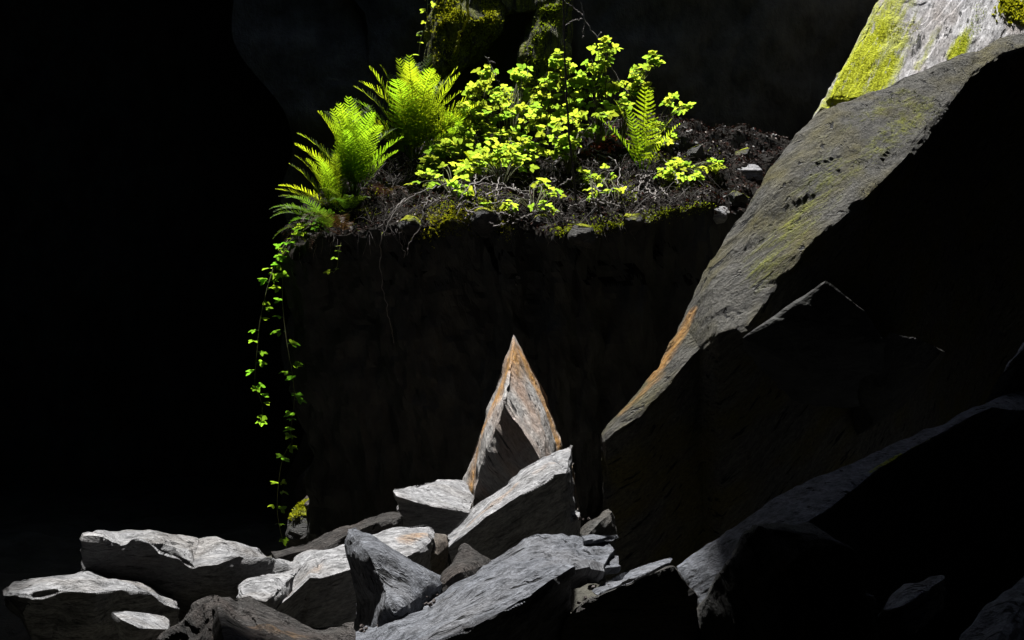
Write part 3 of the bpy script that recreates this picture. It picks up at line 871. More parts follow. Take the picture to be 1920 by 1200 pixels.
# mossy bulges on the back wall
rock('mossy_buttress', 'moss covered rib of the back wall above the tallest ferns', 'wall',
     hulls=[[(822, -60, 2.4), (900, -60, 2.36), (965, 20, 2.3), (940, 60, 2.25), (870, 40, 2.08), (835, 110, 1.95), (800, 150, 2.0), (860, 130, 2.05), (840, 60, 2.02), (880, 10, 2.2),
             (800, 160, 2.9), (960, 60, 2.9), (965, -60, 2.9), (815, -60, 2.9)],
            [(880, -70, 2.5), (1050, -70, 2.5), (1030, 12, 2.38), (980, 24, 2.36), (905, 34, 2.32), (880, -70, 2.9), (1050, -70, 2.9), (1030, 12, 2.9), (905, 34, 2.9)]],
     n=(0, -1, 0.2), g=(0, 0, 1), voxel=0.025, cat='rock outcrop', big=2.5, rough=1.6, moss_all=0.62)
rock('mossy_rib', 'dim mossy rib of the back wall behind the brambles', 'wall',
     hulls=[[(1010, -60, 2.5), (1070, -60, 2.45), (1066, 100, 2.2), (1050, 240, 2.1), (960, 230, 2.1), (985, 110, 2.25), (1000, 20, 2.35), (1030, 60, 2.2), (1020, 170, 2.02),
             (950, 240, 2.9), (1080, 240, 2.9), (1080, -60, 2.9), (1000, -60, 2.9)]],
     n=(0, -1, 0.2), g=(0, 0, 1), voxel=0.025, cat='rock outcrop', big=2.5, rough=1.6, moss_all=0.62)


# ------------------------------------------------------------------ plants
def tube(verts, faces, pts, r0, r1, seg=5):
    base = len(verts)
    n = len(pts)
    for i, p in enumerate(pts):
        d = (pts[min(i + 1, n - 1)] - pts[max(i - 1, 0)]).normalized()
        a = d.cross(Vector((0.31, 0.87, 0.12))).normalized()
        b = d.cross(a)
        r = r0 + (r1 - r0) * i / (n - 1)
        for k in range(seg):
            t = 2 * math.pi * k / seg
            verts.append(p + (a * math.cos(t) + b * math.sin(t)) * r)
    for i in range(n - 1):
        for k in range(seg):
            k2 = (k + 1) % seg
            faces.append((base + i * seg + k, base + i * seg + k2, base + (i + 1) * seg + k2, base + (i + 1) * seg + k))


def curve(pts, n=24):
    """Catmull-Rom through the points"""
    pts = [Vector(p) for p in pts]
    q = [pts[0] * 2 - pts[1]] + pts + [pts[-1] * 2 - pts[-2]]
    out = []
    segs = len(pts) - 1
    per = max(2, n // segs)
    for i in range(segs):
        a, b, c, d = q[i:i + 4]
        for k in range(per):
            t = k / per
            out.append(0.5 * ((2 * b) + (c - a) * t + (2 * a - 5 * b + 4 * c - d) * t * t + (3 * b - a - 3 * c + d) * t ** 3))
    out.append(pts[-1])
    return out


def frond_mesh(name, mat, length=0.8, width=0.13, lean0=0.1, lean1=0.9, pairs=28, rise=0.25, gap=0.9, seed=0):
    """one fern frond: arching stalk with paired, lobed leaflets, rising along +z and arching to +x"""
    rnd = random.Random(seed)
    V, F = [], []
    pts, x, z = [], 0.0, 0.0
    N = 40
    for i in range(N + 1):
        t = i / N
        pts.append(Vector((x, 0.015 * math.sin(3 * t + seed), z)))
        a = lean0 + (lean1 - lean0) * t ** 1.6
        x += math.sin(a) * length / N
        z += math.cos(a) * length / N
    tube(V, F, pts[::2], 0.0045, 0.001, 4)
    for k in range(pairs):
        t = 0.14 + 0.85 * (k + 0.5) / pairs
        f = t * N
        i = min(int(f), N - 1)
        p = pts[i].lerp(pts[i + 1], f - i)
        d = (pts[i + 1] - pts[i]).normalized()
        nrm = Vector((0, 1, 0)).cross(d).normalized()
        prof = min(1.0, 0.45 + (t - 0.14) / 0.30) * max(0.0, (1 - t)) ** 0.62 * 1.32
        for s in (-1, 1):
            L_ = width * prof * rnd.uniform(0.86, 1.1) + 0.006
            w0 = 0.5 * gap * length * 0.85 / pairs * (0.55 + 0.45 * prof)
            up = rise + 0.35 * t + rnd.uniform(-0.08, 0.08)
            dr = rnd.uniform(-0.22, 0.05)
            ax = (Vector((0, s, 0)) * math.cos(up) + d * math.sin(up) + nrm * dr).normalized()
            pr = (d - ax * d.dot(ax)).normalized()
            tw = nrm * rnd.uniform(-0.35, 0.35)
            pr = (pr + tw).normalized()
            nl = 7
            rows = []
            for j in range(nl + 1):
                q = j / nl
                c = p + ax * (L_ * q) + d * (0.10 * L_ * q * q) - nrm * (0.12 * L_ * q * q)
                wv = w0 * (1 - q) ** 0.55 * (1.0 if j else 0.6)
                rows.append((c, wv))
            for j in range(nl):
                (c0, a0), (c1, a1) = rows[j], rows[j + 1]
                cm = c0.lerp(c1, 0.62)
                for sg in (-1, 1):
                    b = len(V)
                    V.extend([c0, c1, cm + pr * (sg * a0 * 1.0) + ax * 0.004, c0.lerp(c1, 0.12) + pr * (sg * a0 * 0.72)])
                    F.append((b, b + 1, b + 2, b + 3))
    me = mesh_from(V, F, name)
    me.materials.append(mat)
    return me


FR = [frond_mesh('frond', M['fern'], 0.8, 0.16, 0.06, 0.65, 30, seed=1), frond_mesh('frond', M['fern'], 0.8, 0.17, 0.1, 0.85, 28, seed=2),
      frond_mesh('frond', M['fern'], 0.8, 0.16, 0.0, 0.5, 32, seed=3), frond_mesh('frond', M['fern'], 0.8, 0.17, 0.08, 1.15, 27, seed=4)]
FRB = [frond_mesh('frond', M['fern'], 0.6, 0.12, 0.1, 0.7, 17, rise=0.1, gap=0.72, seed=11), frond_mesh('frond', M['fern'], 0.6, 0.11, 0.05, 0.5, 17, rise=0.1, gap=0.72, seed=12)]
FRD = [frond_mesh('frond', M['fern_dead'], 0.7, 0.11, 0.4, 2.2, 24, gap=0.5, seed=21), frond_mesh('frond', M['fern_dead'], 0.7, 0.10, 0.6, 2.5, 22, gap=0.45, seed=22)]
FRK = [frond_mesh('frond', M['fern_dark'], 0.7, 0.12, 0.5, 1.9, 24, seed=31), frond_mesh('frond', M['fern_dark'], 0.7, 0.12, 0.3, 1.6, 26, seed=32)]


def fern(name, label, root, fronds, meshes, group=None):
    """fronds: (azimuth degrees, extra lean degrees, scale); azimuth 0 = right, 90 = away, 270 = towards the viewer"""
    e = empty(name, root)
    tag(e, label, 'fern', group)
    for i, (az, lean, sc) in enumerate(fronds):
        o = link('frond', meshes[i % len(meshes)], None, e)
        o.rotation_mode = 'QUATERNION'
        o.rotation_quaternion = (Quaternion((0, 0, 1), math.radians(az)) @ Quaternion((0, 1, 0), math.radians(lean)) @ Quaternion((0, 0, 1), math.radians(random.uniform(-14, 14))))
        o.scale = (sc, sc, sc)
        o.location = Vector((math.cos(math.radians(az)), math.sin(math.radians(az)), 0)) * 0.025
    return e


def fan(n, a0, a1, l0, l1, s0, s1):
    return [(a0 + (a1 - a0) * (i + random.uniform(0.1, 0.9)) / n, random.uniform(l0, l1), random.uniform(s0, s1)) for i in range(n)]


BIG = [(a, l * 1.15 + 3, k * 1.04) for i, (a, l, k) in enumerate([(180, 22, 1.0), (176, 12, 1.1), (168, 4, 1.15), (150, 3, 1.2), (130, -1, 1.25), (112, -3, 1.28), (95, -2, 1.3), (80, -3, 1.28), (62, -2, 1.26), (45, 1, 1.22), (25, 5, 1.18), (10, 12, 1.1), (2, 22, 1.05), (352, 32, 0.95),
       (205, 4, 1.1), (222, -2, 1.08), (240, -6, 1.15), (258, -8, 1.12), (272, -9, 1.18), (288, -7, 1.1), (305, -5, 1.12), (322, 2, 1.0), (338, 10, 0.95), (215, 14, 0.85), (335, 44, 0.75), (8, 44, 0.8), (195, 34, 0.85), (100, -7, 1.2), (265, 6, 0.9), (300, 10, 0.85), (185, 30, 1.0), (178, 16, 1.1), (4, 30, 1.0), (12, 18, 1.1), (200, 10, 1.15), (235, 4, 1.15), (250, 8, 1.1), (275, 6, 1.15), (295, 6, 1.12), (315, 8, 1.1), (340, 14, 1.1), (190, 24, 1.0)]) if i % 4 != 3]
r = ledge(775, 300)
fern('fern', 'largest upright fern with a tall crown of backlit yellow green fronds', r, BIG, FR)
r = ledge(664, 366)
MID = [(205, 6, 1.0), (255, 2, 1.02), (285, 4, 0.98), (310, 10, 0.95), (180, 6, 1.02), (176, 20, 0.95), (160, 0, 1.08), (135, -3, 1.12), (100, -4, 1.15), (75, -4, 1.12), (50, 0, 1.02), (25, 6, 0.98), (270, -10, 1.1), (245, -5, 1.05), (225, 0, 1.0), (295, -6, 1.0), (320, 2, 0.92), (0, 18, 0.85), (188, 38, 0.85), (115, -6, 1.14), (345, 30, 0.7), (260, 8, 0.8)]
fern('fern', 'middle sized fern left of the largest one with one frond leaning out left', r, MID, FR)
r = ledge(626, 396)
LOW = [(180, 26, 0.72), (175, 12, 0.76), (165, 2, 0.76), (130, 0, 0.74), (90, -3, 0.72), (200, 44, 0.66), (60, 4, 0.66), (240, -2, 0.68), (280, -5, 0.64), (215, 8, 0.66), (185, 58, 0.66), (30, 14, 0.55), (250, 14, 0.6)]
fern('fern', 'small bright fern at the left end of the sunlit ledge', r, LOW, FR)
r = ledge(622, 436)
fern('fern', 'drooping dull green fern hanging over the left corner of the pillar', r, [(185, 20, 0.8), (205, 26, 0.85), (170, 8, 0.75), (225, 30, 0.85), (190, 40, 0.75), (245, 26, 0.7), (150, 20, 0.6), (215, 14, 0.8), (260, 20, 0.6), (195, 10, 0.8)], FRK)
fern('fern', 'tuft of short green fronds on the slope between the small and middle ferns', ledge(650, 400), [(200, 20, 0.5), (240, 12, 0.55), (280, 10, 0.5), (320, 25, 0.5), (170, 30, 0.45), (260, 30, 0.5)], FRK)
r = ledge(640, 440)
fern('dead_fern', 'withered brown fern hanging below the drooping green one', r, [(230, 20, 0.8), (215, 30, 0.85), (250, 25, 0.8), (240, 40, 0.7), (270, 20, 0.7), (205, 20, 0.8), (290, 30, 0.6)], FRD)
r = ledge(720, 372)
fern('dead_fern', 'withered brown fronds below the foot of the largest fern', r, [(250, 20, 0.55), (280, 25, 0.6), (300, 30, 0.6), (265, 40, 0.55), (225, 28, 0.5)], FRD)
r = ledge(1206, 322)
fern('fern', 'single small fern with broad bright fronds right of the brambles', r, [(182, 22, 1.15), (160, 8, 1.2), (250, -6, 1.3), (280, -8, 1.25), (30, 12, 1.0), (350, 24, 0.9), (230, 4, 1.0)], FRB)
fern('dead_fern', 'withered fronds round the foot of the small fern beside the brambles', r, [(200, 60, 0.3), (250, 60, 0.32), (300, 60, 0.34), (340, 60, 0.3), (225, 70, 0.34)], FRD)
for (px, py, lb, sc) in ((850, 262, 'young fern arching right from the foot of the largest fern', 0.62), (905, 330, 'little fern half hidden under the front brambles', 0.4)):
    fern('fern', lb, ledge(px, py), [(a, l, s * sc) for a, l, s in fan(7, 0, 360, 15, 45, 0.8, 1.1)], FR)
fern('fern', 'tiny bright fern sprig growing beside the small white block', P(1064, 1012, -2.25), [(150, 45, 0.13), (90, 20, 0.12), (20, 50, 0.13), (200, 60, 0.12)], FRB)


# hart's tongue
def strap_mesh(name, mat):
    V, F = [], []
    N = 12
    for i in range(N + 1):
        t = i / N
        w = 0.022 * math.sin(math.pi * min(1, 0.12 + t * 0.88)) ** 0.6 + 0.001
        x = 0.08 * t * t
        z = 0.26 * t
        wav = 0.004 * math.sin(9 * t)
        V += [Vector((x + 0.006, -w, z + wav)), Vector((x, 0, z)), Vector((x + 0.006, w, z - wav))]
    for i in range(N):
        a = i * 3
        F += [(a, a + 1, a + 4, a + 3), (a + 1, a + 2, a + 5, a + 4)]
    me = mesh_from(V, F, name)
    me.materials.append(mat)
    smooth(me)
    return me


e = empty('strap_leaved_fern', ledge(1132, 268))
tag(e, 'little fern with undivided strap leaves above a russet dead tuft', 'fern')
sm_ = strap_mesh('blade', M['fern_dark'])
for az, ln, sc in ((170, 10, 1.0), (20, 12, 1.05), (100, 2, 0.9), (200, 30, 0.7), (330, 35, 0.6), (260, 18, 0.7)):
    o = link('blade', sm_, None, e)
    o.rotation_mode = 'QUATERNION'
    o.rotation_quaternion = Quaternion((0, 0, 1), math.radians(az)) @ Quaternion((0, 1, 0), math.radians(ln))
    o.scale = (sc,) * 3


# brambles -----------------------------------------------------------------
def leaflet(V, F, org, dirv, nrm, L_, W_, fold=0.25):
    side = dirv.cross(nrm).normalized()
    N = 6
    prof = [0.0, 0.62, 0.95, 1.0, 0.80, 0.45, 0.0]
    b = len(V)
    for i in range(N + 1):
        t = i / N
        c = org + dirv * (L_ * t) - nrm * (0.10 * L_ * t * t)
        w = prof[i] * W_ * 0.5 * (1.06 if i % 2 else 0.94)
        lift = nrm * (fold * w)
        V += [c - side * w + lift, c, c + side * w + lift]
    for i in range(N):
        a = b + 3 * i
        F += [(a, a + 1, a + 4, a + 3), (a + 1, a + 2, a + 5, a + 4)]


def bramble_leaf(seed, mat, L_=0.07, n=3):
    rnd = random.Random(seed)
    V, F = [], []
    up = Vector((0, 0, 1))
    pet = 0.045
    tube(V, F, [Vector((0, 0, 0)), Vector((pet * 0.5, 0, 0.006)), Vector((pet, 0, 0.004))], 0.0016, 0.0012, 4)
    p = Vector((pet, 0, 0.004))
    leaflet(V, F, p, Vector((1, rnd.uniform(-.1, .1), rnd.uniform(-.25, .1))).normalized(), up, L_, L_ * 0.68, rnd.uniform(0.1, 0.45))
    for s in (-1, 1):
        if n == 3:
            a = math.radians(rnd.uniform(62, 84))
            leaflet(V, F, p - Vector((0.006, 0, 0)), Vector((math.cos(a), s * math.sin(a), rnd.uniform(-.25, .12))).normalized(), (up + Vector((rnd.uniform(-.2, .2), rnd.uniform(-.2, .2), 0))).normalized(), L_ * 0.86, L_ * 0.58, rnd.uniform(0.1, 0.45))
    me = mesh_from(V, F, 'leaf')
    me.materials.append(mat)
    smooth(me)
    return me


BL = [bramble_leaf(k, M['bramble'], 0.062) for k in range(6)]
BS = [bramble_leaf(40 + k, M['bramble'], 0.045) for k in range(3)]
IV = [bramble_leaf(60 + k, M['ivy'], 0.06) for k in range(4)]


def leafy_stem(plant, pts, leaves, meshes, mat, r0=0.006, r1=0.002, start=0.35, sc=(0.75, 1.25), tilt=38, part='stem'):
    """pts relative to the plant; a tube and single leaves along it"""
    c = curve(pts, 20)
    V, F = [], []
    tube(V, F, c, r0, r1, 5)
    me = mesh_from(V, F, 'stem')
    smooth(me)
    stem = link(part, me, mat, plant)
    for i in range(leaves):
        t = start + (1 - start) * (i + random.uniform(0.2, 0.9)) / leaves
        p = c[min(int(t * (len(c) - 1)), len(c) - 1)]
        o = link('leaf', random.choice(meshes), None, stem)
        o.location = p
        o.rotation_mode = 'QUATERNION'
        o.rotation_quaternion = leaf_turn()
        s = random.uniform(*sc)
        o.scale = (s, s, s)


def leaf_turn(tilt0=32, tilt=18):
    """blades lean back towards the light, so that their undersides are seen lit through"""
    ax = Vector((1, random.gauss(0, 0.35), 0)).normalized()
    return Quaternion(ax, -math.radians(random.gauss(tilt0, tilt))) @ Quaternion((0, 0, 1), random.uniform(0, 2 * math.pi))


def bramble(label, root_px, spots, stems, height=60, leaves=3, meshes=BL, sc=(0.6, 1.3), name='bramble'):
    """spots: (px, py, rx, ry) ellipses that the leafy tips reach; stems rise about `height` photo pixels from the ledge"""
    root = ledge(*root_px)
    e = empty(name, root)
    tag(e, label, 'bramble', None)
    for i in range(int(stems * 2.2)):
        cx, cy, rx, ry = spots[i % len(spots)]
        px, py = cx + rx * random.uniform(-1, 1), cy + ry * random.uniform(-1, 1)
        h = ledge(px, max(py + height * random.uniform(0.6, 1.2), 262))
        y = (h.y if h is not None else root.y) - 0.05
        y = min(max(y, root.y - 0.7), root.y + 0.5, 1.95)
        tip = P(px, py, y) - root
        m1 = tip * 0.35 + Vector((random.uniform(-.05, .05), random.uniform(-.05, .05), 0.05 + 0.12 * tip.length))
        m2 = tip * 0.75 + Vector((random.uniform(-.04, .04), random.uniform(-.04, .04), 0.04 + 0.08 * tip.length))
        leafy_stem(e, [Vector((0, 0, -0.02)), m1, m2, tip], leaves, meshes, M['stem_green'], 0.0045, 0.0018, start=0.68, sc=sc)
    return e


bramble('bramble with two tall stems standing above the rest beside the largest fern', (905, 290), [(914, 128, 8, 8), (895, 165, 12, 12), (938, 175, 12, 12), (870, 200, 14, 14), (905, 205, 25, 20)], 13, 90)
bramble('dense sunlit bramble in the middle top of the leafy mound', (960, 285), [(985, 140, 16, 10), (960, 175, 25, 15), (1000, 195, 28, 20), (940, 210, 25, 15)], 16, 80)
bramble('bramble crowding the left side of the thin dark stem', (1020, 285), [(1030, 150, 18, 18), (1020, 200, 28, 22), (1035, 235, 25, 20), (990, 235, 20, 15)], 14, 70)
bramble('dense sunlit bramble just behind the thin dark stem', (1075, 280), [(1050, 110, 14, 10), (1080, 150, 25, 18), (1085, 190, 28, 20), (1070, 225, 22, 18)], 15, 80)
bramble('tallest bramble reaching up along the slanting bare branch', (1120, 275), [(1138, 84, 14, 10), (1125, 120, 22, 12), (1150, 150, 22, 14), (1115, 175, 25, 18), (1135, 210, 20, 14)], 16, 90)
bramble('bramble arching right with its tip against the black wall', (1165, 275), [(1230, 108, 8, 8), (1208, 130, 14, 10), (1190, 165, 20, 14), (1215, 158, 14, 10), (1170, 200, 16, 14)], 12, 90)
bramble('bright bramble filling the gap between the largest fern and the mound', (900, 300), [(870, 235, 18, 14), (900, 245, 25, 16), (855, 262, 16, 12), (925, 262, 22, 14)], 12, 50)
bramble('low bramble mound in front of the largest fern foot', (870, 330), [(815, 285, 22, 10), (850, 275, 22, 12), (885, 280, 24, 12), (800, 310, 16, 8)], 14, 40)
bramble('low bramble mound in the middle of the ledge', (960, 320), [(940, 262, 25, 14), (975, 268, 25, 14), (1005, 282, 24, 12), (930, 288, 20, 10)], 14, 45)
bramble('bramble spilling forward below the middle mound', (940, 352), [(900, 302, 25, 10), (950, 300, 28, 10), (985, 312, 20, 8), (870, 318, 18, 8)], 12, 32)
bramble('bramble around the foot of the thin dark stem', (1065, 325), [(1045, 262, 22, 12), (1080, 262, 20, 14), (1060, 290, 20, 8), (1105, 245, 16, 12)], 10, 40)
bramble('sparse bramble with pale leaves at the front left of the ledge', (850, 372), [(785, 343, 12, 6), (815, 340, 14, 6), (850, 345, 14, 6), (880, 362, 12, 6), (830, 318, 14, 6)], 8, 26, 2, sc=(0.8, 1.2))
bramble('small leaved seedlings scattered on the bare front of the ledge', (1000, 395), [(960, 392, 16, 6), (1010, 352, 14, 8), (1040, 368, 12, 8), (1020, 398, 12, 6), (905, 390, 20, 6)], 9, 10, 2, meshes=BS, sc=(0.8, 1.3))
bramble('small leaved seedlings below the strap leaved fern', (1120, 360), [(1090, 335, 8, 6), (1115, 345, 10, 6), (1140, 330, 8, 6), (1150, 368, 12, 6), (1105, 372, 10, 6)], 9, 10, 2, meshes=BS, sc=(0.8, 1.3))
bramble('low bramble runner on the litter right of the single small fern', (1290, 335), [(1245, 335, 16, 5), (1270, 312, 14, 8), (1310, 322, 18, 5), (1345, 318, 12, 4), (1290, 338, 16, 5)], 12, 14, 3, sc=(0.6, 0.95))
bramble('little upright bramble behind the single small fern', (1255, 290), [(1235, 235, 8, 6), (1262, 255, 10, 8), (1250, 272, 10, 6)], 6, 30, 3, sc=(0.6, 0.9))
bramble('slim bramble tip reaching out against the dark wall at right', (1240, 265), [(1262, 188, 6, 5), (1285, 202, 10, 5)], 4, 60, 3, meshes=BS, sc=(0.9, 1.4))


# trailing strands down the left corner
def strand(label, pts, leaves, part_mesh=IV, sc=(0.7, 1.1), cat='trailing plant', name='trailing_vine', group=None):
    w = [P(*p) for p in pts]
    e = empty(name, w[0])
    tag(e, label, cat, group)
    leafy_stem(e, [p - w[0] for p in w], leaves, part_mesh, M['stem_green'], 0.0045, 0.0025, 0.02, sc, 25)
    return e


strand('leafy mat of small leaves on the slope above the left corner', [(660, 395, 0.35), (620, 408, 0.25), (580, 425, 0.12), (545, 450, 0.02), (530, 475, -0.04)], 26, sc=(0.7, 1.1))
strand('short leafy strand tumbling over the left corner of the pillar', [(540, 450, 0.1), (520, 480, 0.0), (514, 505, -0.02), (516, 530, -0.02)], 12)
strand('outermost long strand of leaves hanging in the dark', [(512, 505, 0.0), (500, 545, -0.08), (488, 600, -0.14), (482, 660, -0.2), (478, 720, -0.24), (492, 760, -0.26), (488, 800, -0.28)], 19, sc=(0.8, 1.25))
strand('hanging strand of leaves nearest the pillar face', [(530, 500, 0.0), (530, 570, -0.15), (538, 645, -0.28), (548, 700, -0.34), (552, 750, -0.38), (546, 800, -0.42), (548, 832, -0.45)], 20, sc=(0.8, 1.25))
strand('lowest hanging strand reaching down to the boulders', [(546, 830, -0.45), (530, 860, -0.5), (522, 910, -0.55), (520, 960, -0.58), (530, 1015, -0.6)], 11, sc=(0.7, 1.05))
strand('few pale leaves on a strand below the dead brown fern', [(640, 455, -0.1), (635, 475, -0.12), (632, 500, -0.12), (625, 512, -0.12)], 5, BS)
strand('thin leafy strand climbing the dark wall above the ferns', [(785, 105, 2.2), (790, 70, 2.2), (800, 40, 2.2), (802, 0, 2.2), (806, -40, 2.2)], 9, BS, (0.8, 1.2))


# stems, twigs, roots
def twig(name, label, pts, r0, r1, mat, cat='twig', branches=(), group=None, wob=0.012):
    w = [P(*p) for p in pts]
    e = empty(name, w[0])
    tag(e, label, cat, group)
    for k, (pp, a, b) in enumerate([(w, r0, r1)] + [([P(*q) for q in br], r0 * 0.55, r1 * 0.6) for br in branches]):
        c = curve([p - w[0] for p in pp], 30)
        c = [c[0]] + [v + Vector((random.gauss(0, wob), random.gauss(0, wob), random.gauss(0, wob))) * 0.6 for v in c[1:]]
        V, F = [], []
        tube(V, F, c, a, b, 6)
        me = mesh_from(V, F, 'stem')
        smooth(me)
        if k == 0:
            st_ = link('stem', me, mat, e)
        else:
            link('branch', me, mat, st_)
    return e


yb = 1.0
twig('sapling', 'thin dark bare stem rising upright through the brambles', [(1082, 400, 0.4), (1076, 330, 0.45), (1068, 260, 0.5), (1062, 170, 0.55), (1058, 80, 0.6), (1056, -30, 0.6)], 0.012, 0.008, M['twig_dark'], 'sapling', wob=0.004)
twig('bare_branch', 'slanting pale bare branch running up from the brambles to the top edge', [(1195, 200, 1.6), (1160, 150, 1.6), (1140, 110, 1.6), (1120, 70, 1.6), (1098, 40, 1.6), (1090, 5, 1.6)], 0.008, 0.005, M['twig'], 'branch',
     [[(1094, 30, 1.6), (1080, 18, 1.6), (1066, 8, 1.6), (1048, -4, 1.6)], [(1096, 34, 1.6), (1076, 38, 1.6), (1060, 48, 1.6)], [(1120, 70, 1.6), (1128, 60, 1.55)], [(1096, 40, 1.6), (1094, 60, 1.6), (1092, 70, 1.6)]], wob=0.008)
twig('bare_branch', 'short bare forked twig sticking up left of the brambles', [(938, 160, 1.5), (925, 135, 1.5), (915, 112, 1.5), (910, 104, 1.5)], 0.005, 0.003, M['twig'], 'branch', [[(916, 115, 1.5), (926, 118, 1.5)]])
twig('mossy_branch', 'crooked moss covered root hanging on the back wall above the ferns', [(872, -30, 1.95), (876, 10, 1.9), (876, 40, 1.9), (862, 65, 1.92), (858, 95, 1.95), (846, 120, 2.0)], 0.016, 0.008, M['moss'], 'root',
     [[(862, 66, 1.92), (850, 105, 1.95), (843, 122, 2.0)], [(868, -20, 1.95), (864, 15, 1.95), (866, 40, 1.95)]])
twig('hanging_root', 'longest thin root hanging down the pillar face', [(760, 372, -0.05), (740, 395, -0.15), (718, 440, -0.2), (712, 490, -0.2), (720, 550, -0.2), (730, 600, -0.2), (740, 645, -0.2)], 0.006, 0.003, M['twig'], 'root')
twig('hanging_root', 'short pale kinked root hanging right of the longest one', [(805, 365, -0.1), (792, 395, -0.2), (788, 425, -0.22), (768, 455, -0.22), (764, 476, -0.22)], 0.006, 0.003, M['twig'], 'root', [[(792, 400, -0.2), (800, 408, -0.2)]])
twig('hanging_root', 'faint thin root between the longest and the kinked one', [(745, 400, -0.15), (752, 425, -0.2), (750, 450, -0.22), (760, 480, -0.22)], 0.004, 0.002, M['twig'], 'root')
twig('bare_branch', 'bare arching twig over the black gap at the pillar top', [(840, 345, 0.2), (800, 355, 0.0), (765, 372, -0.1), (735, 400, -0.2), (712, 425, -0.2)], 0.005, 0.003, M['twig'], 'branch')
TW = [((1078, 295), (1095, 280), (1112, 292), (1120, 310)), ((1078, 300), (1090, 318), (1072, 330)), ((1120, 290), (1150, 300), (1162, 320), (1158, 345), (1178, 372)),
      ((1160, 345), (1175, 360), (1172, 378), (1190, 382)), ((1100, 276), (1130, 285), (1155, 292)), ((860, 385), (880, 350), (930, 330), (980, 335)), ((880, 395), (930, 380), (980, 372), (1010, 350)),
      ((840, 360), (890, 345), (950, 350), (1000, 370)), ((990, 390), (1000, 350), (996, 320)), ((930, 400), (932, 360), (938, 325)), ((895, 385), (890, 350), (893, 320)), ((1190, 380), (1215, 345), (1235, 330)),
      ((1210, 350), (1225, 365), (1240, 372)), ((1190, 372), (1200, 345), (1206, 330)), ((1240, 320), (1262, 305), (1275, 285)), ((1270, 345), (1262, 320), (1245, 300)), ((905, 410), (930, 422), (955, 415)), ((960, 420), (985, 405), (1015, 395)),
      ((860, 340), (900, 330), (925, 345)), ((910, 365), (950, 352), (990, 358), (1030, 340)), ((1020, 300), (1045, 318), (1050, 340)), ((790, 380), (830, 372), (860, 360)), ((1140, 250), (1160, 268), (1180, 262)), ((1110, 255), (1125, 235), (1150, 228))]
for _ in range(34):
    x0, y0 = random.uniform(850, 1250), random.uniform(325, 412)
    a_ = random.uniform(0, 6.28)
    ln = random.uniform(25, 70)
    x1, y1 = x0 + math.cos(a_) * ln, min(max(y0 + math.sin(a_) * ln * 0.45, 315), 412)
    TW.append(((x0, y0), ((x0 + x1) / 2 + random.gauss(0, 6), (y0 + y1) / 2 - random.uniform(2, 14)), (x1, y1)))
for k, tw in enumerate(TW):
    w = []
    for q, (px, py) in enumerate(tw):
        h = ledge(px, py + 10)
        h = h if h is not None else P(px, py, 0.3)
        w.append((px, py, h.y - 0.06 - 0.05 * math.sin(q * 1.7)))
    twig('fallen_twig', 'thin pale dead twig in the tangle on the ledge', w, 0.0065, 0.0035, M['twig'], 'twig', group='dead twigs tangled on the ledge')

# ------------------------------------------------------------------ litter, chips, moss on the ledge
lo = np.array([P(500, 0, 0.5).x, -0.2]), np.array([P(1500, 0, 1.5).x, 2.5])


def scatter(count, ok, make):
    V, F = [], []
    tries = 0
    done = 0
    while done < count and tries < count * 6:
        tries += 1
        x, y = random.uniform(lo[0][0], lo[1][0]), random.uniform(lo[0][1], lo[1][1])
        h = drop(x, y)
        if h[0] is None or h[1].z < 0.2 or not ok(h[0]):
            continue
        make(V, F, h[0], h[1])
        done += 1
    return V, F


def px_of(p):
    d = p.y - CAM_Y
    return 960 + p.x / (K * d), 600 - (p.z - CAM_Z) / (K * d)


def flake(V, F, p, n, s0=0.012, s1=0.04, up=0.012):
    s = random.uniform(s0, s1)
    q = n.rotation_difference(Vector((0, 0, 1))).inverted() @ Quaternion((random.gauss(0, 1), random.gauss(0, 1), 0.01), random.gauss(0, 0.5)) @ Quaternion((0, 0, 1), random.uniform(0, 6.3))
    b = len(V)
    c = p + n * random.uniform(0.003, up)
    for v in ((-1, -0.1, 0), (-0.2, -0.45, 0.12), (0.9, -0.1, 0), (-0.1, 0.45, 0.15), (0, 0, -0.05)):
        V.append(c + q @ (Vector(v) * s * 0.6))
    F += [(b, b + 1, b + 4), (b + 1, b + 2, b + 4), (b + 2, b + 3, b + 4), (b + 3, b, b + 4)]


def chip(V, F, p, n, s0=0.012, s1=0.045):
    s = random.uniform(s0, s1)
    q = n.rotation_difference(Vector((0, 0, 1))).inverted() @ Quaternion((random.gauss(0, 1), random.gauss(0, 1), 0.01), random.gauss(0, 0.35)) @ Quaternion((0, 0, 1), random.uniform(0, 6.3))
    b = len(V)
    m = 5
    th = random.uniform(0.15, 0.4)
    ang = sorted(random.uniform(0, 6.28) for _ in range(m))
    ang = [6.28 * (k + random.uniform(-.3, .3)) / m for k in range(m)]
    rr = [random.uniform(0.6, 1.0) * s * 0.6 for _ in range(m)]
    for z in (-0.2, th):
        for a, r_ in zip(ang, rr):
            V.append(p + q @ Vector((math.cos(a) * r_, math.sin(a) * r_ * 0.75, z * s)))
    F.append(tuple(b + m + k for k in range(m)))
    for k in range(m):
        F.append((b + k, b + (k + 1) % m, b + m + (k + 1) % m, b + m + k))


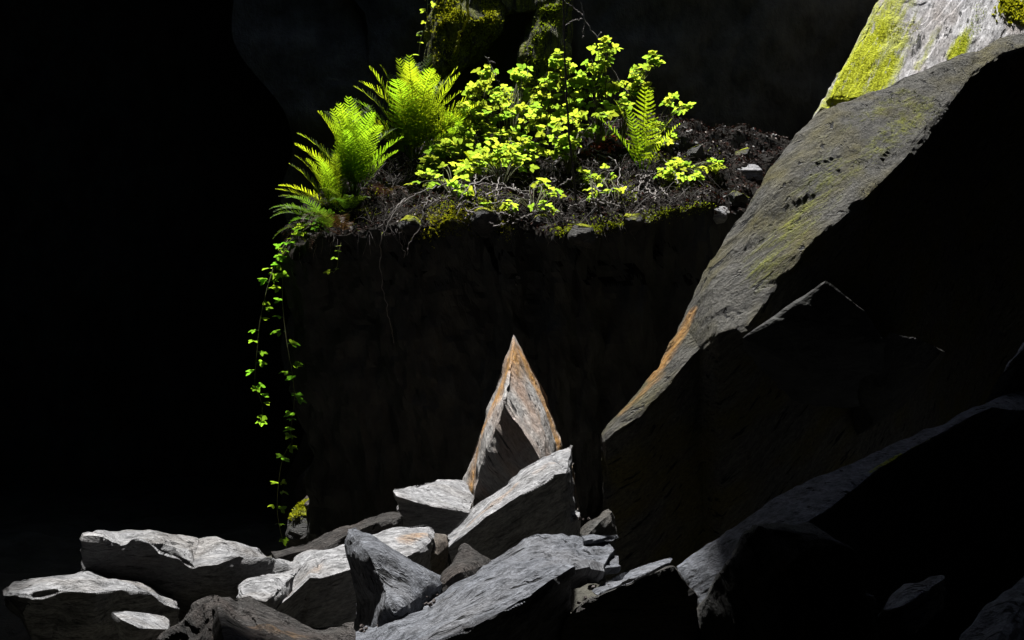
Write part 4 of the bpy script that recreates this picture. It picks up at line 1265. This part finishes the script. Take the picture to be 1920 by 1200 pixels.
for nm, lb, cnt, mt, s0, s1, up in (('leaf_litter', 'dark brown dead leaves covering the ledge', 7000, 'litter', 0.015, 0.05, 0.03),
                                    ('leaf_litter', 'paler curled dead leaves and leaf stalks strewn over the ledge', 900, 'litter_pale', 0.012, 0.04, 0.035),
                                    ('leaf_litter', 'reddish brown dead leaves strewn over the ledge', 2200, 'litter_brown', 0.015, 0.045, 0.03)):
    V, F = scatter(cnt, lambda p: p.x > -1.6 and px_of(p)[1] < 445, lambda V, F, p, n: flake(V, F, p, n, s0, s1, up))
    tag(link(nm, mesh_from(V, F), M[mt]), lb, 'leaf litter', kind='stuff')
V, F = scatter(6500, lambda p: p.x > -1.35 and px_of(p)[1] < 445, flake)
tag(link('leaf_litter', mesh_from(V, F), M['litter']), 'brown dead leaves strewn over the ledge', 'leaf litter', kind='stuff')
V, F = scatter(600, lambda p: px_of(p)[0] > 900 or random.random() < 0.25, chip)
tag(link('slate_gravel', mesh_from(V, F), M['chips']), 'loose grey slate crumbs strewn over the ledge', 'gravel', kind='stuff')
V, F = [], []
c0 = ledge(1128, 278)
for _ in range(170):
    x, y = c0.x + random.gauss(0, 0.09), c0.y + random.gauss(-0.05, 0.06)
    h = drop(x, y)
    if h[0] is not None:
        flake(V, F, h[0], h[1], 0.02, 0.06, 0.06)
tag(link('russet_tuft', mesh_from(V, F), M['litter_red']), 'heap of russet dead leaves under the strap leaved fern', 'dead leaves', kind='stuff')

for lb, pts in (('flat pale stone on the right of the ledge near the leaning boulder', [(1378, 318), (1396, 306), (1418, 306), (1432, 318), (1400, 324)]),
                ('small pale striped stone behind the single small fern', [(1256, 268), (1272, 262), (1290, 264), (1284, 272), (1262, 274)]),
                ('pale stone perched on the pillar rim left of the leaning boulder', [(1338, 392), (1352, 384), (1366, 388), (1358, 400), (1344, 402)])):
    h = ledge(*pts[0]) or P(*pts[0], 0.5)
    hl = []
    for k, (px, py) in enumerate(pts):
        yy = h.y + (0.16 if k in (1, 2) else -0.02)
        hl += [P(px, py, yy), P(px, py + 8, yy) + Vector((0, 0, -0.05))]
    rock('loose_stone', lb, 'pale', hulls=[hl], voxel=0.008, n=(0, -0.3, 1), g=(1, 0, 0), cat='stone', big=0.1, rough=0.4)
for lb, (px, py), r_ in (('angular dark block in the rim under the hanging kinked root', (775, 428), 0.13), ('angular dark block at the lowest dip of the rim', (1090, 440), 0.12), ('low dark block in the rim beneath the small fern', (1185, 420), 0.1), ('squarish moss capped block set in the rim below the thin dark stem', (1015, 418), 0.12), ('dark block in the rim under the front left moss', (912, 412), 0.11), ('rounded mossy stone on the ledge right of the small fern', (1305, 290), 0.11), ('dark mossy stone at the back right of the ledge', (1390, 290), 0.12), ('rounded shaded stone on the rim beside the leaning boulder', (1385, 372), 0.11)):
    c = ledge(px, py)
    if c is None:
        continue
    hl = [c + Vector((random.gauss(0, 1), random.gauss(0, 1), random.gauss(0, 0.7))).normalized() * r_ * random.uniform(0.75, 1.1) for _ in range(26)]
    rock('mossy_stone', lb, 'dark', hulls=[hl], voxel=0.014, n=(0, -0.3, 1), g=(1, 0, 0), cat='stone', big=0.3, moss_up=1.0)


def moss_tufts(name, label, pixels, target, count, spread, size=(0.012, 0.03), patchy=0.42):
    V, F = [], []
    o = Vector((0, CAM_Y, CAM_Z))
    for _ in range(count):
        k = random.randrange(len(pixels) - 1)
        t = random.random()
        px = pixels[k][0] * (1 - t) + pixels[k + 1][0] * t + random.gauss(0, spread[0])
        py = pixels[k][1] * (1 - t) + pixels[k + 1][1] * t + random.gauss(0, spread[1])
        h = target.ray_cast(o, (P(px, py, 0) - o).normalized())
        if h[0] is None or vnoise(np.array([h[0]]) * 5.0)[0] < patchy + random.uniform(-0.08, 0.08):
            continue
        s = random.uniform(*size)
        for _k in range(3):
            d = (h[1] * 0.7 + Vector((random.gauss(0, .6), random.gauss(0, .6), 0.35 + random.gauss(0, .5)))).normalized()
            sd = d.cross(Vector((random.gauss(0, 1), random.gauss(0, 1), random.gauss(0, 1)))).normalized()
            p = h[0] + sd * random.gauss(0, 0.01) - h[1] * 0.004
            b = len(V)
            V.extend([p - sd * s * 0.25, p + d * s * 0.6 - sd * s * 0.22, p + d * s, p + d * s * 0.55 + sd * s * 0.25])
            F.append((b, b + 1, b + 2, b + 3))
    return tag(link(name, mesh_from(V, F), M['moss']), label, 'moss', kind='stuff')


moss_tufts('moss_fringe', 'green moss along the front left rim of the ledge', [(780, 425), (820, 412), (870, 405), (930, 400), (960, 418)], PB, 2600, (10, 14), (0.01, 0.026), 0.38)
moss_tufts('moss_fringe', 'thin yellow green moss line on the front right rim of the ledge', [(1040, 432), (1090, 428), (1115, 434), (1150, 420), (1210, 408), (1250, 396), (1330, 386)], PB, 1500, (6, 6), (0.008, 0.022), 0.38)
moss_tufts('moss_patch', 'scattered green moss patches among the dead leaves on the ledge', [(820, 385), (900, 375), (980, 390), (1060, 385), (1140, 375), (1220, 355), (1300, 330), (1250, 300), (1120, 320), (1000, 340)], PB, 4200, (30, 22), (0.01, 0.026), 0.56)
moss_tufts('moss_fringe', 'mossy humps on the slope left of the ledge', [(560, 420), (620, 400), (680, 385), (720, 380)], PB, 500, (14, 16))
bb = bvh_of(bpy.data.objects['mossy_buttress'])
moss_tufts('moss_patch', 'moss cushions on the wall rib above the tallest ferns', [(830, 0), (850, 60), (880, 10), (920, 20), (900, 40), (830, 100)], bb, 2200, (16, 22), (0.015, 0.035))
bb = bvh_of(bpy.data.objects['mossy_rib'])
moss_tufts('moss_patch', 'sparse dark moss on the wall rib behind the brambles', [(1040, 0), (1030, 60), (1020, 120), (1010, 180), (1000, 200)], bb, 1500, (20, 20), (0.012, 0.03))

bb = bvh_of(bpy.data.objects['mossy_rock_face'])
moss_tufts('moss_patch', 'raised yellow green moss cushions on the bright rock face', [(1575, 190), (1620, 120), (1660, 50), (1695, -20), (1690, 60), (1640, 150)], bb, 2600, (14, 16), (0.006, 0.015), 0.45)
moss_tufts('moss_patch', 'narrow streak of moss further up the bright rock face', [(1790, 110), (1820, 60), (1850, 0)], bb, 400, (6, 10), (0.006, 0.014), 0.45)
bb = bvh_of(bpy.data.objects['mossy_stone'])
moss_tufts('moss_patch', 'moss cushions on the stone beside the pillar foot', [(545, 962), (570, 944), (610, 932)], bb, 500, (6, 8), (0.012, 0.03), 0.3)

# fine roots hanging from the rim
V, F = [], []
for _ in range(260):
    px = random.uniform(560, 1240)
    k = max(i for i in range(len(TOPF) - 1) if TOPF[i][0] <= px)
    t = (px - TOPF[k][0]) / (TOPF[k + 1][0] - TOPF[k][0])
    py = TOPF[k][1] * (1 - t) + TOPF[k + 1][1] * t + random.uniform(-22, 6)
    h = ledge(px, py)
    if h is None:
        continue
    p = h + Vector((0, -0.01, 0.0))
    ln = random.uniform(0.03, 0.14) * (1.6 if px < 800 else 1.0)
    d = Vector((random.gauss(0, 0.35), -0.25, -1)).normalized()
    pts = [p, p + d * ln * 0.5 + Vector((random.gauss(0, 0.012), -0.01, 0)), p + d * ln + Vector((random.gauss(0, 0.02), 0, 0))]
    tube(V, F, pts, 0.0018, 0.0008, 3)
tag(link('rootlets', mesh_from(V, F), M['twig']), 'fine pale rootlets hanging over the rim of the pillar', 'roots', kind='stuff')

V, F = [], []
done = 0
while done < 1100:
    px, py = random.uniform(640, 1330), random.uniform(300, 430)
    h = ledge(px, py)
    if h is None or h.y > 1.9:
        continue
    a_ = random.uniform(0, 6.28)
    ln = random.uniform(0.06, 0.3)
    d = Vector((math.cos(a_), math.sin(a_), 0)) * ln
    p0 = h + Vector((0, 0, 0.01))
    g1 = drop(p0.x + d.x, p0.y + d.y)[0]
    if g1 is None or abs(g1.z - p0.z) > 0.3:
        continue
    mid = (p0 + g1) / 2 + Vector((random.gauss(0, 0.03), random.gauss(0, 0.03), random.uniform(0.02, 0.1)))
    tube(V, F, curve([p0, mid, g1 + Vector((0, 0, random.uniform(0, 0.06)))], 6), random.uniform(0.0015, 0.0035), 0.001, 3)
    done += 1
tag(link('dead_stems', mesh_from(V, F), M['twig_brown']), 'tangle of thin dead stems covering the bare front of the ledge', 'dead stems', kind='stuff')

pile = [bvh_of(o) for o in COL.objects if o.type == 'MESH' and o.parent is None and o.get('kind') == 'thing' and -5.6 < o.location.y < -1.2 and o.location.x < 1.6]


def top(x, y):
    best = None
    for t in pile:
        h = t.ray_cast(Vector((x, y, 4)), Vector((0, 0, -1)))
        if h[0] is not None and (best is None or h[0].z > best[0].z):
            best = h
    return best


gaps = []
for _ in range(900):
    x, y = random.uniform(-3.1, 1.0), random.uniform(-5.0, -1.6)
    h = top(x, y)
    if h is None or h[1].z < 0.3:
        continue
    nb = [top(x + 0.2 * math.cos(k * 1.57), y + 0.2 * math.sin(k * 1.57)) for k in range(4)]
    if sum(1 for q in nb if q is not None and q[0].z > h[0].z + 0.1) >= 2:
        gaps.append((h[0], h[1]))
V, F = [], []
for p, n in gaps:
    for _ in range(4):
        chip(V, F, p + Vector((random.gauss(0, 0.05), random.gauss(0, 0.05), 0.002)), n, 0.012, 0.045)
tag(link('slate_rubble', mesh_from(V, F), M['twig_dark']), 'small slate chips lodged in the gaps of the rock pile', 'rubble', kind='stuff')

bb = bvh_of(bpy.data.objects['mossy_rock_face'])
moss_tufts('moss_patch', 'bright leafy moss clump in the top right corner', [(1885, 5), (1905, 25), (1925, 40)], bb, 500, (10, 10), (0.02, 0.06), 0.2)
